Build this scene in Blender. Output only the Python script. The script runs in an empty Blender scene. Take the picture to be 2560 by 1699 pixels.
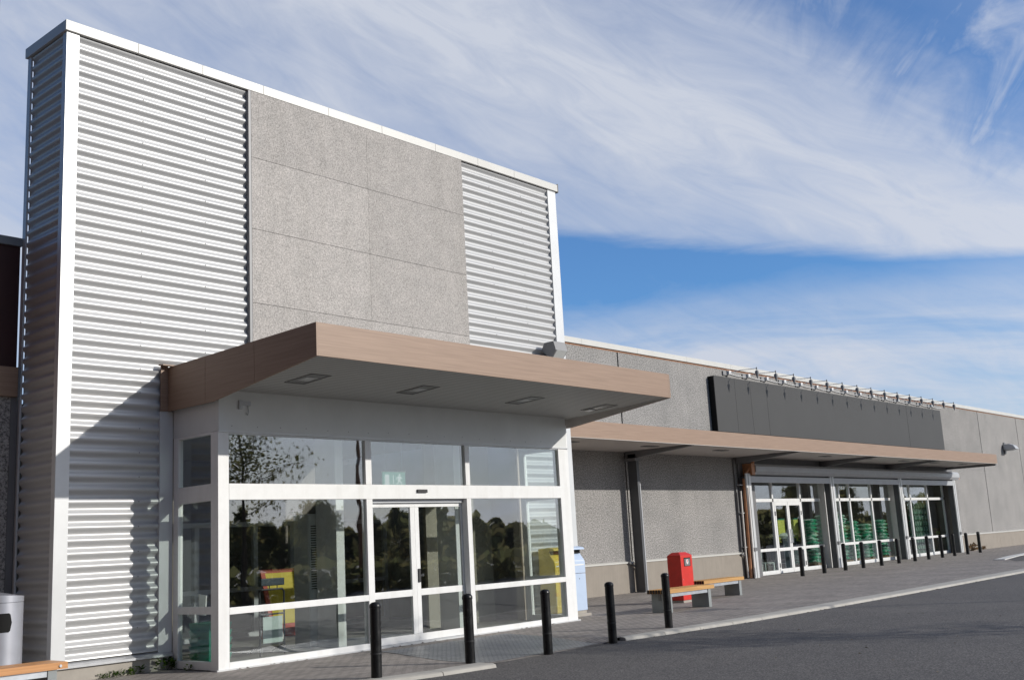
import bpy, bmesh, math, random
from mathutils import Vector, Matrix
random.seed(7)
sc = bpy.context.scene
COL = sc.collection
rad = math.radians

# ------------------------------------------------------------------ materials
def newmat(name):
    m = bpy.data.materials.new(name); m.use_nodes = True
    nt = m.node_tree
    return m, nt, nt.nodes['Principled BSDF']
def N(nt, t, **k):
    n = nt.nodes.new(t)
    for a, v in k.items(): setattr(n, a, v)
    return n
def ramp(nt, fac, stops):
    r = N(nt, 'ShaderNodeValToRGB'); e = r.color_ramp.elements
    while len(e) < len(stops): e.new(.5)
    for i, (p, c) in enumerate(stops):
        e[i].position = p; e[i].color = (*c, 1) if len(c) == 3 else c
    nt.links.new(fac, r.inputs[0]); return r.outputs[0]
def noise(nt, scale, detail=4, rough=.55, vec=None, stretch=None):
    n = N(nt, 'ShaderNodeTexNoise'); n.inputs['Scale'].default_value = scale
    n.inputs['Detail'].default_value = detail; n.inputs['Roughness'].default_value = rough
    if vec is None:
        vec = N(nt, 'ShaderNodeTexCoord').outputs['Object']
    if stretch:
        mp = N(nt, 'ShaderNodeMapping'); mp.inputs['Scale'].default_value = stretch
        nt.links.new(vec, mp.inputs[0]); vec = mp.outputs[0]
    nt.links.new(vec, n.inputs['Vector']); return n.outputs['Fac']
def bump(nt, b, h, strength, dist=.01):
    n = N(nt, 'ShaderNodeBump'); n.inputs['Strength'].default_value = strength
    n.inputs['Distance'].default_value = dist
    nt.links.new(h, n.inputs['Height']); nt.links.new(n.outputs[0], b.inputs['Normal'])
def mul(c, k): return tuple(x*k for x in c)
def mixc(nt, fac, a, b, mode='MIX'):
    n = N(nt, 'ShaderNodeMix', data_type='RGBA', blend_type=mode)
    if isinstance(fac, (int, float)): n.inputs[0].default_value = fac
    else: nt.links.new(fac, n.inputs[0])
    for i, v in ((6, a), (7, b)):
        if isinstance(v, tuple): n.inputs[i].default_value = (*v, 1)
        else: nt.links.new(v, n.inputs[i])
    return n.outputs[2]
def paint(name, col, rough=.45, metal=0, var=.08, scale=3, bmp=0, bscale=60, spec=.5, stretch=None):
    m, nt, b = newmat(name)
    f = noise(nt, scale, 5, .6, stretch=stretch)
    nt.links.new(ramp(nt, f, [(.3, mul(col, 1-var)), (.7, mul(col, 1+var))]), b.inputs['Base Color'])
    b.inputs['Roughness'].default_value = rough; b.inputs['Metallic'].default_value = metal
    b.inputs['Specular IOR Level'].default_value = spec
    if bmp: bump(nt, b, noise(nt, bscale, 3), bmp, .004)
    return m
M = {}
def frame_paint():
    m, nt, b = newmat('white_frame_paint')
    f = noise(nt, 5, 6, .7); g = noise(nt, 1.3, 4, .6, stretch=(3, 3, .25))
    c = ramp(nt, f, [(.3, (.76, .76, .75)), (.6, (.81, .81, .80))])
    c = mixc(nt, 1.0, c, ramp(nt, g, [(.33, (.93, .925, .915)), (.5, (1, 1, 1))]), 'MULTIPLY')
    nt.links.new(c, b.inputs['Base Color']); b.inputs['Roughness'].default_value = .38
    return m
M['white'] = frame_paint()
M['white_trim'] = paint('white_sheet_trim', (.61, .62, .625), .38, .15, .06, 1.2, .05, 2)
M['header'] = paint('white_header_sheet', (.66, .67, .66), .45, 0, .05, 1.5, .04, 3)
M['cap'] = paint('beige_coping', (.60, .59, .555), .4, 0, .04, 2)
M['clad'] = None
def cladding():
    m, nt, b = newmat('silver_corrugated_sheet')
    f = noise(nt, 1.0, 5, .6, stretch=(.5, 1, 3))
    nt.links.new(ramp(nt, f, [(.3, (.49, .495, .50)), (.7, (.54, .54, .54))]), b.inputs['Base Color'])
    b.inputs['Metallic'].default_value = .22; b.inputs['Roughness'].default_value = .42
    return m
M['clad'] = cladding()
def pebble(name, dark, light, scale=55, blot=.8, bs=.5, k=1.0):
    m, nt, b = newmat(name)
    f = noise(nt, scale, 5, .8)
    c = ramp(nt, f, [(.385, dark), (.5, mul(tuple((a+d)/2 for a, d in zip(dark, light)), 1)), (.62, light)])
    g = noise(nt, blot, 5, .6)
    c = mixc(nt, 1.0, c, ramp(nt, g, [(.3, mul((1, 1, 1), 1-.15*k)), (.7, (1+.11*k, 1+.09*k, 1+.085*k))]), 'MULTIPLY')
    ge = N(nt, 'ShaderNodeNewGeometry')
    c = mixc(nt, 1.0, c, ramp(nt, ge.outputs['Random Per Island'], [(0, (.93, .93, .93)), (1, (1.05, 1.05, 1.05))]), 'MULTIPLY')
    st = noise(nt, 1.5, 4, .6, stretch=(2.5, 2.5, .10))
    c = mixc(nt, 1.0, c, ramp(nt, st, [(.30, (.945, .945, .94)), (.55, (1.01, 1.01, 1.01))]), 'MULTIPLY')
    nt.links.new(c, b.inputs['Base Color']); b.inputs['Roughness'].default_value = .9
    b.inputs['Specular IOR Level'].default_value = .2
    bump(nt, b, f, bs, .012)
    return m
M['wall'] = pebble('exposed_aggregate_wall', (.10, .0975, .095), (.50, .487, .472), 26, .7, .4)
M['panel'] = pebble('grey_fibre_panel', (.262, .248, .235), (.585, .555, .528), 40, 3.2, .1, .6)
def concrete(name, col, streak=True):
    m, nt, b = newmat(name)
    f = noise(nt, 2.2, 6, .65)
    c = ramp(nt, f, [(.3, mul(col, .86)), (.7, mul(col, 1.1))])
    if streak:
        s = noise(nt, 9, 6, .75, stretch=(3, 3, .10))
        c = mixc(nt, .45, c, ramp(nt, s, [(.3, mul(col, .78)), (.62, mul(col, 1.06))]))
    nt.links.new(c, b.inputs['Base Color']); b.inputs['Roughness'].default_value = .85
    bump(nt, b, noise(nt, 40, 4), .25, .006)
    return m
M['plinth'] = concrete('board_marked_concrete', (.30, .265, .225))
M['plinth2'] = concrete('smooth_concrete', (.36, .33, .29), False)
M['kerb'] = concrete('kerb_concrete', (.44, .42, .38), False)
M['legs'] = concrete('bench_concrete', (.27, .29, .29), False)
def wood(name, a, c2, axis='x', rough=.5, sc_=1.0):
    m, nt, b = newmat(name)
    st = {'x': (.35, 9, 14), 'y': (9, .35, 14)}[axis]
    f = noise(nt, 3*sc_, 6, .6, stretch=st)
    nt.links.new(ramp(nt, f, [(.28, a), (.72, c2)]), b.inputs['Base Color'])
    b.inputs['Roughness'].default_value = rough
    return m
M['fascia'] = wood('brown_wood_laminate', (.25, .162, .11), (.345, .232, .164))
M['fascia_y'] = wood('brown_wood_laminate_side', (.25, .162, .11), (.345, .232, .164), 'y')
M['plank'] = wood('oiled_pine', (.40, .20, .06), (.66, .38, .13), 'x', .5)
M['plank2'] = wood('oiled_cedar', (.42, .19, .065), (.62, .31, .12), 'x', .5)
M['plank_end'] = paint('weathered_end_grain', (.05, .035, .025), .9, 0, .3, 40)
def soffit():
    m, nt, b = newmat('soffit_boards')
    tc = N(nt, 'ShaderNodeTexCoord').outputs['Object']
    w = N(nt, 'ShaderNodeTexWave', bands_direction='Y'); w.inputs['Scale'].default_value = 3.1
    nt.links.new(tc, w.inputs['Vector'])
    g = ramp(nt, w.outputs['Fac'], [(0, (.08, .08, .076)), (.08, (.40, .40, .385)), (1, (.46, .46, .44))])
    nt.links.new(g, b.inputs['Base Color']); b.inputs['Roughness'].default_value = .6
    bump(nt, b, w.outputs['Fac'], .2, .01)
    return m
M['soffit'] = soffit()
M['soffit2'] = paint('plain_soffit_board', (.50, .46, .43), .7, 0, .05, 2)
M['steel'] = paint('grey_steel_paint', (.16, .16, .165), .5, .1, .1, 2)
M['steel_mid'] = paint('mid_grey_edge', (.24, .24, .245), .5, .1, .06, 3)
M['column'] = paint('dark_column_paint', (.085, .088, .095), .45, .1, .08, 3)
M['steel_lt'] = paint('light_grey_steel', (.45, .46, .48), .45, .2, .06, 3)
M['galv'] = paint('galvanised_steel', (.55, .58, .62), .35, .6, .12, 6)
def bollard_paint():
    m, nt, b = newmat('black_bollard_paint')
    f = noise(nt, 16, 6, .75, stretch=(1, 1, .35))
    nt.links.new(ramp(nt, f, [(.60, (.009, .009, .0095)), (.72, (.05, .048, .045))]), b.inputs['Base Color'])
    nt.links.new(ramp(nt, f, [(.4, (.26, .26, .26)), (.7, (.5, .5, .5))]), b.inputs['Roughness'])
    b.inputs['Specular IOR Level'].default_value = .35
    return m
M['black'] = bollard_paint()
M['dark'] = paint('dark_rubber', (.02, .02, .022), .6, 0, .2, 8)
M['sign'] = paint('dark_grey_sign_panel', (.062, .061, .06), .5, 0, .05, .6, spec=.25)
M['copper'] = paint('copper_brown_pipe', (.42, .19, .09), .4, .1, .2, 4)
M['pipe'] = paint('light_drain_pipe', (.68, .64, .60), .4, .1, .06, 4)
M['red'] = paint('red_bin_paint', (.62, .025, .015), .38, 0, .12, 4)
M['blue'] = paint('pale_blue_plastic', (.48, .58, .74), .45, 0, .05, 3)
M['yellow'] = paint('yellow_plastic', (.72, .53, .10), .45, 0, .06, 3)
M['silver'] = paint('silver_bin_metal', (.48, .49, .54), .32, .5, .06, 5)
M['aluminium'] = paint('aluminium_flashing', (.62, .63, .65), .3, .6, .1, 5)
M['redwall'] = paint('dark_red_cladding', (.04, .009, .008), .6, 0, .15, 2)
M['coping_dk'] = paint('grey_coping', (.20, .22, .24), .5, .1, .08, 3)
M['roof'] = paint('grey_roof_felt', (.10, .10, .10), .9)
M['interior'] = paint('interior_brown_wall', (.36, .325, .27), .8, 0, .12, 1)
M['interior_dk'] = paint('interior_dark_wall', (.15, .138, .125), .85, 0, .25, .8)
M['ceiling'] = paint('interior_ceiling', (.32, .32, .31), .85)
M['tile'] = concrete('interior_floor_tile', (.30, .285, .26), False)
M['cabinet'] = paint('pale_grey_cabinet', (.62, .63, .61), .5, 0, .04, 2)
M['board_y'] = paint('yellow_board', (.62, .47, .02), .5, 0, .1, 2)
M['board_r'] = paint('red_board_frame', (.48, .06, .03), .5, 0, .1, 4)
M['navy'] = paint('dark_navy_plastic', (.025, .04, .06), .5)
M['tube'] = paint('dark_chrome_tube', (.10, .10, .11), .3, .5)
M['sheet'] = paint('pale_metal_sheet', (.52, .60, .58), .5, .1, .05, 2)
M['green'] = paint('green_basket_plastic', (.02, .22, .15), .45, 0, .15, 6)
M['exit'] = None
M['lime'] = paint('yellow_green_panel', (.62, .66, .12), .6, 0, .06, 2)
M['chair'] = paint('white_garden_chair', (.66, .74, .70), .5)
M['cardboard'] = paint('brown_cardboard', (.42, .26, .12), .8, 0, .1, 6)
M['seam'] = paint('dark_joint', (.035, .033, .03), .9)
M['hole'] = paint('black_opening', (.004, .004, .004), .9)
M['paper'] = paint('white_paper', (.75, .74, .72), .7, 0, .05, 20)
M['lamp_lens'] = paint('lamp_lens', (.55, .56, .55), .25)
M['lamp_cover'] = paint('lamp_cover_grey', (.20, .20, .195), .4)
M['lamp_dark'] = paint('lamp_recess', (.10, .10, .10), .5)
M['roadline'] = paint('worn_white_kerb', (.62, .62, .60), .8, 0, .12, 4)
M['litter'] = paint('dry_leaf_litter', (.14, .11, .08), .9, 0, .4, 30)
M['bark'] = paint('tree_bark', (.10, .075, .055), .9, 0, .3, 8, .5, 20)

def glassmat(name, tint, base):
    m = bpy.data.materials.new(name); m.use_nodes = True; nt = m.node_tree
    nt.nodes.remove(nt.nodes['Principled BSDF']); out = nt.nodes['Material Output']
    tr = N(nt, 'ShaderNodeBsdfTransparent'); tr.inputs[0].default_value = (*tint, 1)
    gl = N(nt, 'ShaderNodeBsdfGlossy'); gl.inputs['Roughness'].default_value = 0.0
    gl.inputs[0].default_value = (.95, .96, 1, 1)
    bp = N(nt, 'ShaderNodeBump'); bp.inputs['Strength'].default_value = 1; bp.inputs['Distance'].default_value = .0035
    nt.links.new(noise(nt, .9, 2, .4), bp.inputs['Height']); nt.links.new(bp.outputs[0], gl.inputs['Normal'])
    ge = N(nt, 'ShaderNodeNewGeometry'); dp = N(nt, 'ShaderNodeVectorMath', operation='DOT_PRODUCT')
    nt.links.new(ge.outputs['Normal'], dp.inputs[0]); nt.links.new(ge.outputs['Incoming'], dp.inputs[1])
    ab = N(nt, 'ShaderNodeMath', operation='ABSOLUTE'); nt.links.new(dp.outputs['Value'], ab.inputs[0])
    om = N(nt, 'ShaderNodeMath', operation='SUBTRACT', use_clamp=True); om.inputs[0].default_value = 1; nt.links.new(ab.outputs[0], om.inputs[1])
    pw = N(nt, 'ShaderNodeMath', operation='POWER'); nt.links.new(om.outputs[0], pw.inputs[0]); pw.inputs[1].default_value = 4.5
    ad = N(nt, 'ShaderNodeMath', operation='MULTIPLY_ADD', use_clamp=True)
    ad.inputs[1].default_value = .95; ad.inputs[2].default_value = base
    nt.links.new(pw.outputs[0], ad.inputs[0])
    mx = N(nt, 'ShaderNodeMixShader')
    nt.links.new(ad.outputs[0], mx.inputs[0]); nt.links.new(tr.outputs[0], mx.inputs[1]); nt.links.new(gl.outputs[0], mx.inputs[2])
    nt.links.new(mx.outputs[0], out.inputs['Surface'])
    return m
M['glass'] = glassmat('window_glass', (.93, .96, .947), .135)

def asphalt():
    m, nt, b = newmat('asphalt')
    f = noise(nt, 42, 4, .8); g = noise(nt, .35, 5, .6); h = noise(nt, 6, 4, .7)
    c = ramp(nt, f, [(.37, (.047, .044, .0415)), (.51, (.094, .0885, .084)), (.66, (.28, .262, .248))])
    c = mixc(nt, 1, c, ramp(nt, g, [(.3, (.85, .85, .86)), (.7, (1.12, 1.11, 1.1))]), 'MULTIPLY')
    c = mixc(nt, 1, c, ramp(nt, h, [(.35, (.9, .9, .9)), (.65, (1.06, 1.06, 1.06))]), 'MULTIPLY')
    nt.links.new(c, b.inputs['Base Color']); b.inputs['Roughness'].default_value = .82
    bump(nt, b, f, .6, .012)
    return m
M['asphalt'] = asphalt()
def paving():
    m, nt, b = newmat('grey_block_paving')
    tc = N(nt, 'ShaderNodeTexCoord').outputs['Object']
    br = N(nt, 'ShaderNodeTexBrick', offset=.5)
    br.inputs['Scale'].default_value = 1; br.inputs['Brick Width'].default_value = .21
    br.inputs['Row Height'].default_value = .105; br.inputs['Mortar Size'].default_value = .007
    br.inputs['Mortar Smooth'].default_value = .3; br.inputs['Bias'].default_value = -.2
    br.inputs['Color1'].default_value = (.33, .30, .277, 1); br.inputs['Color2'].default_value = (.232, .213, .199, 1)
    br.inputs['Mortar'].default_value = (.045, .042, .038, 1)
    nt.links.new(tc, br.inputs['Vector'])
    g = noise(nt, .7, 6, .65); h = noise(nt, 35, 3, .6)
    c = mixc(nt, 1, br.outputs['Color'], ramp(nt, g, [(.3, (.78, .77, .76)), (.7, (1.18, 1.16, 1.14))]), 'MULTIPLY')
    c = mixc(nt, 1, c, ramp(nt, h, [(.3, (.86, .86, .86)), (.7, (1.12, 1.12, 1.12))]), 'MULTIPLY')
    nt.links.new(c, b.inputs['Base Color']); b.inputs['Roughness'].default_value = .8
    inv = N(nt, 'ShaderNodeMath', operation='SUBTRACT'); inv.inputs[0].default_value = 1
    nt.links.new(br.outputs['Fac'], inv.inputs[1])
    bump(nt, b, inv.outputs[0], .7, .008)
    return m
M['paving'] = paving()
def grating():
    m, nt, b = newmat('ribbed_metal_ramp')
    tc = N(nt, 'ShaderNodeTexCoord').outputs['Object']
    br = N(nt, 'ShaderNodeTexBrick', offset=.5)
    br.inputs['Scale'].default_value = 1; br.inputs['Brick Width'].default_value = .10
    br.inputs['Row Height'].default_value = .05; br.inputs['Mortar Size'].default_value = .007
    br.inputs['Color1'].default_value = (.26, .265, .27, 1); br.inputs['Color2'].default_value = (.19, .195, .20, 1)
    br.inputs['Mortar'].default_value = (.05, .05, .05, 1)
    nt.links.new(tc, br.inputs['Vector'])
    g = noise(nt, 1.4, 5, .6)
    c = mixc(nt, 1, br.outputs['Color'], ramp(nt, g, [(.3, (.75, .75, .75)), (.7, (1.2, 1.2, 1.2))]), 'MULTIPLY')
    nt.links.new(c, b.inputs['Base Color']); b.inputs['Roughness'].default_value = .42; b.inputs['Metallic'].default_value = .25
    inv = N(nt, 'ShaderNodeMath', operation='SUBTRACT'); inv.inputs[0].default_value = 1
    nt.links.new(br.outputs['Fac'], inv.inputs[1])
    bump(nt, b, inv.outputs[0], .6, .006)
    return m
M['grate'] = grating()
def leafmat(name, a, c):
    m, nt, b = newmat(name)
    ge = N(nt, 'ShaderNodeNewGeometry')
    nt.links.new(ramp(nt, ge.outputs['Random Per Island'], [(0, a), (1, c)]), b.inputs['Base Color'])
    b.inputs['Roughness'].default_value = .6
    tl = N(nt, 'ShaderNodeBsdfTranslucent'); nt.links.new(b.inputs['Base Color'].links[0].from_socket, tl.inputs[0])
    mx = N(nt, 'ShaderNodeMixShader'); mx.inputs[0].default_value = .7
    nt.links.new(b.outputs[0], mx.inputs[1]); nt.links.new(tl.outputs[0], mx.inputs[2])
    nt.links.new(mx.outputs[0], nt.nodes['Material Output'].inputs['Surface'])
    return m
M['leaf'] = leafmat('tree_leaves', (.13, .14, .05), (.26, .23, .09))
M['leaf_far'] = leafmat('wood_leaves', (.15, .165, .07), (.26, .22, .10))
M['weed'] = leafmat('weed_leaves', (.05, .12, .015), (.12, .20, .03))
M['weed_dry'] = leafmat('dry_weed', (.16, .09, .04), (.26, .17, .08))
def bagmat():
    m, nt, b = newmat('green_printed_bag')
    tc = N(nt, 'ShaderNodeTexCoord').outputs['Object']
    oi = N(nt, 'ShaderNodeObjectInfo'); av = N(nt, 'ShaderNodeVectorMath', operation='ADD')
    nt.links.new(tc, av.inputs[0]); cv = N(nt, 'ShaderNodeCombineXYZ')
    k = N(nt, 'ShaderNodeMath', operation='MULTIPLY'); k.inputs[1].default_value = 23.0
    nt.links.new(oi.outputs['Random'], k.inputs[0]); nt.links.new(k.outputs[0], cv.inputs[0]); nt.links.new(k.outputs[0], cv.inputs[1]); nt.links.new(cv.outputs[0], av.inputs[1])
    f = noise(nt, 3.2, 2, .5, vec=av.outputs[0], stretch=(1.6, 1.2, 5))
    nt.links.new(ramp(nt, f, [(.42, (.66, .80, .73)), (.50, (.006, .38, .20))]), b.inputs['Base Color'])
    b.inputs['Roughness'].default_value = .35
    return m
M['bag'] = bagmat()
def bottlemat():
    m, nt, b = newmat('shrink_wrapped_bottles')
    tc = N(nt, 'ShaderNodeTexCoord').outputs['Object']
    w = N(nt, 'ShaderNodeTexWave', bands_direction='X'); w.inputs['Scale'].default_value = 3.6
    w.inputs['Distortion'].default_value = 1.0
    nt.links.new(tc, w.inputs['Vector'])
    f = noise(nt, 9, 3, .6)
    c = ramp(nt, w.outputs['Fac'], [(0, (.05, .17, .11)), (.6, (.16, .34, .25)), (1, (.45, .58, .50))])
    c = mixc(nt, 1, c, ramp(nt, f, [(.3, (.6, .6, .6)), (.7, (1.3, 1.3, 1.2))]), 'MULTIPLY')
    nt.links.new(c, b.inputs['Base Color']); b.inputs['Roughness'].default_value = .22
    bump(nt, b, w.outputs['Fac'], .5, .02)
    return m
M['bottles'] = bottlemat()
def emit(name, col, s):
    m, nt, b = newmat(name); b.inputs['Base Color'].default_value = (.8, .8, .8, 1)
    b.inputs['Emission Color'].default_value = (*col, 1); b.inputs['Emission Strength'].default_value = s
    return m
M['exit'] = emit('lit_green_exit_sign', (.03, .42, .27), .28)
M['pict'] = emit('lit_white_pictogram', (.9, 1, .95), .35)
M['tube_light'] = emit('lit_strip_lamp', (1, .97, .9), 4.0)

# ------------------------------------------------------------------ mesh helpers
class MB:
    def __init__(s): s.v = []; s.f = []; s.mi = []; s.cur = 0
    def add(s, vs, fs):
        o = len(s.v); s.v += [tuple(v) for v in vs]; s.f += [tuple(i+o for i in f) for f in fs]
        s.mi += [s.cur]*len(fs); return s
    def mat(s, i): s.cur = i; return s
    def hexa(s, p):   # 8 points: bottom ring 0-3 ccw, top ring 4-7
        return s.add(p, [(3,2,1,0),(4,5,6,7),(0,1,5,4),(1,2,6,5),(2,3,7,6),(3,0,4,7)])
    def box(s, x0, x1, y0, y1, z0, z1):
        return s.hexa([(x0,y0,z0),(x1,y0,z0),(x1,y1,z0),(x0,y1,z0),(x0,y0,z1),(x1,y0,z1),(x1,y1,z1),(x0,y1,z1)])
    def prism(s, poly, axis, a, b):
        def P(u, w, t): return {'x': (t,u,w), 'y': (u,t,w), 'z': (u,w,t)}[axis]
        n = len(poly)
        vs = [P(u,w,a) for u,w in poly]+[P(u,w,b) for u,w in poly]
        fs = [tuple(range(n))[::-1], tuple(range(n,2*n))]+[(i,(i+1)%n,(i+1)%n+n,i+n) for i in range(n)]
        return s.add(vs, fs)
    def tube(s, pts, r, n=10, cap=True):
        pts = [Vector(p) for p in pts]; rs = r if isinstance(r, (list, tuple)) else [r]*len(pts)
        base = len(s.v); vs = []; fs = []
        for i, p in enumerate(pts):
            d = (pts[min(i+1, len(pts)-1)]-pts[max(i-1, 0)]).normalized()
            a = d.cross(Vector((0,0,1)) if abs(d.z) < .95 else Vector((1,0,0))).normalized(); b = d.cross(a)
            for k in range(n):
                t = 2*math.pi*k/n; vs.append(p+(a*math.cos(t)+b*math.sin(t))*rs[i])
        for i in range(len(pts)-1):
            for k in range(n):
                k2 = (k+1) % n; fs.append((i*n+k, i*n+k2, (i+1)*n+k2, (i+1)*n+k))
        if cap: fs += [tuple(range(n))[::-1], tuple(range((len(pts)-1)*n, len(pts)*n))]
        return s.add(vs, fs)
    def lathe(s, prof, c, n=24):
        vs = []; fs = []; m = len(prof)
        for k in range(n):
            t = 2*math.pi*k/n
            for r, z in prof: vs.append((c[0]+r*math.cos(t), c[1]+r*math.sin(t), c[2]+z))
        for k in range(n):
            k2 = (k+1) % n
            for i in range(m-1): fs.append((k*m+i, k2*m+i, k2*m+i+1, k*m+i+1))
        fs += [tuple(k*m for k in range(n))[::-1], tuple(k*m+m-1 for k in range(n))]
        return s.add(vs, fs)
    def quad(s, a, b, c, d): return s.add([a,b,c,d], [(0,1,2,3)])
    def build(s, name, mats, parent=None, bevel=0, smooth=False, recalc=True):
        me = bpy.data.meshes.new(name); off = world_off(parent)
        me.from_pydata([(v[0]-off[0], v[1]-off[1], v[2]-off[2]) for v in s.v], [], s.f)
        ml = mats if isinstance(mats, (list, tuple)) else [mats]
        for m in ml: me.materials.append(m)
        for p, i in zip(me.polygons, s.mi): p.material_index = i
        bm = bmesh.new(); bm.from_mesh(me)
        if recalc: bmesh.ops.recalc_face_normals(bm, faces=bm.faces)
        if bevel:
            es = [e for e in bm.edges if len(e.link_faces) == 2 and e.calc_face_angle(0) > .6]
            bmesh.ops.bevel(bm, geom=es, offset=bevel, segments=2, affect='EDGES', profile=.6, clamp_overlap=True)
        bm.to_mesh(me); bm.free()
        if smooth:
            for p in me.polygons: p.use_smooth = True
            me.set_sharp_from_angle(angle=rad(40))
        o = bpy.data.objects.new(name, me); COL.objects.link(o)
        if parent: o.parent = parent
        return o
def world_off(p):
    x = Vector((0,0,0))
    while p: x += p.location; p = p.parent
    return x
def tag(o, label=None, cat=None, group=None, kind=None):
    if label: o['label'] = label
    if cat: o['category'] = cat
    if group: o['group'] = group
    if kind: o['kind'] = kind
    return o
def thing(name, loc, label, cat, group=None):
    o = bpy.data.objects.new(name, None); COL.objects.link(o); o.location = loc
    o.empty_display_size = .2
    return tag(o, label, cat, group)
def copy_tree(o, parent=None):
    c = o.copy(); COL.objects.link(c)
    if parent: c.parent = parent
    for ch in list(o.children): copy_tree(ch, c)
    return c
B = lambda *a: MB().box(*a)

# ------------------------------------------------------------------ key measures (metres; x along the facade, y into it)
VX, VR, VY = 1.94, 10.64, -1.287          # entrance porch
YW = 4.10                                 # plane of the long wall
def gz(x): return max(0.0, min(x, 90)-20)*.0026   # the pavement rises very gently to the right
ROAD = -.055

# ------------------------------------------------------------------ ground
def sm(t): t = max(0, min(1, t)); return t*t*(3-2*t)
def ramp_z(x, y):
    wx = sm((x-3.75)/.7)*(1-sm((x-7.0)/.55))
    return (ROAD+.004)*sm((-1.9-y)/2.6)*wx if y < -1.9 else 0
def outer(x):
    P = [(-60,-4.30),(.6,-4.45),(1.6,-4.62),(2.4,-4.86),(3.2,-5.02),(3.95,-5.08),(4.4,-4.72),(6.9,-4.66),(7.55,-4.70),(8.8,-4.86),(11.1,-5.06),(14,-5.15),(20,-5.16),(90,-5.12)]
    for (a, ya), (b, yb) in zip(P, P[1:]):
        if a <= x <= b: return ya+(yb-ya)*(x-a)/(b-a)
    return P[-1][1]
def inner(x):
    P = [(-60,-3.95),(.6,-4.12),(1.6,-4.36),(2.4,-4.60),(3.2,-4.72),(3.95,-4.74),(4.4,-4.70),(6.9,-4.64),(7.55,-4.56),(8.8,-4.58),(11.1,-4.70),(14,-4.72),(20,-4.70),(90,-4.66)]
    for (a, ya), (b, yb) in zip(P, P[1:]):
        if a <= x <= b: return ya+(yb-ya)*(x-a)/(b-a)
    return P[-1][1]
# road: one sheet to the horizon
xs = [-900,-60,20,30,90,900]; m = MB()
for a, b in zip(xs, xs[1:]):
    for y0, y1 in ((-900,-60),(-60,12),(12,900)):
        m.quad((a,y0,ROAD+gz(a)),(b,y0,ROAD+gz(b)),(b,y1,ROAD+gz(b)),(a,y1,ROAD+gz(a)))
tag(m.build('road', M['asphalt']), kind='structure')
xs = [-60,-20,-5]+[i*.25 for i in range(0, 44)]+[11.5,12,13,14,16,18,20,25,30,40,50,70,90]
m = MB(); nY = 24
for a, b in zip(xs, xs[1:]):
    for k in range(nY):
        def P(x, k):
            yi = inner(x); t = k/nY; y = yi+(4.2-yi)*t
            return (x, y, gz(x)+ramp_z(x, y))
        m.quad(P(a,k),P(b,k),P(b,k+1),P(a,k+1))
tag(m.build('pavement', M['paving'], smooth=False), kind='structure')
# ribbed metal ramp sheet before the doors
m = MB(); nx, ny = 16, 16
def gp(i, j):
    t = j/ny; y = -1.75+(-4.56+1.75)*t
    x0 = 4.75+(3.98-4.75)*t; x1 = 7.85+(7.0-7.85)*t
    x = x0+(x1-x0)*i/nx
    return (x, y, gz(x)+ramp_z(x, y)+.005)
for i in range(nx):
    for j in range(ny): m.quad(gp(i,j),gp(i+1,j),gp(i+1,j+1),gp(i,j+1))
tag(m.build('ramp', M['grate']), kind='structure')
# kerbs: real stones, joints every metre
def kerb(x0, x1, L, name):
    m = MB(); x = x0
    while x < x1-.01:
        e = min(x+L, x1); a, b = x+.006, e-.006
        def ring(x):
            zi = gz(x); yo, yi = outer(x), inner(x)
            return [(x,yi,-.25),(x,yi,zi+.006),(x,yo+.07,zi+.002),(x,yo+.025,zi-.012),(x,yo,ROAD+zi-.02),(x,yo,-.25)]
        n = max(1, int((e-x)/.5)); rs = [ring(a+(b-a)*i/n) for i in range(n+1)]
        vs = [p for r in rs for p in r]; fs = []
        for i in range(n):
            for k in range(6):
                k2 = (k+1) % 6; fs.append((i*6+k, i*6+k2, (i+1)*6+k2, (i+1)*6+k))
        fs += [tuple(range(6)), tuple(range(n*6, n*6+6))[::-1]]
        m.add(vs, fs); x = e
    tag(m.build(name, M['kerb']), kind='structure')
kerb(-60, 3.95, 1.0, 'kerb'); kerb(7.58, 90, 1.0, 'kerb')
# asphalt bay with its white kerb line, far right
m = MB(); m.add([(x, y, gz(x)+.006) for x, y in ((37.4,-1.75),(40.6,-1.25),(44,-1.0),(60,-.6),(60,-3.3),(36,-3.0),(35.2,-2.7))], [(0,1,2,3,4,5,6)])
tag(m.build('parking_bay', M['asphalt']), kind='structure')
m = MB(); 
for (a, ya), (b, yb) in zip([(36.9,-1.78),(40.6,-1.22),(44,-.97),(60,-.57)], [(40.6,-1.22),(44,-.97),(60,-.57)]):
    m.hexa([(a,ya,gz(a)-.05),(b,yb,gz(b)-.05),(b,yb+.42,gz(b)-.05),(a,ya+.42,gz(a)-.05),(a,ya,gz(a)+.03),(b,yb,gz(b)+.03),(b,yb+.42,gz(b)+.03),(a,ya+.42,gz(a)+.03)])
tag(m.build('kerb', M['roadline']), kind='structure')

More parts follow.
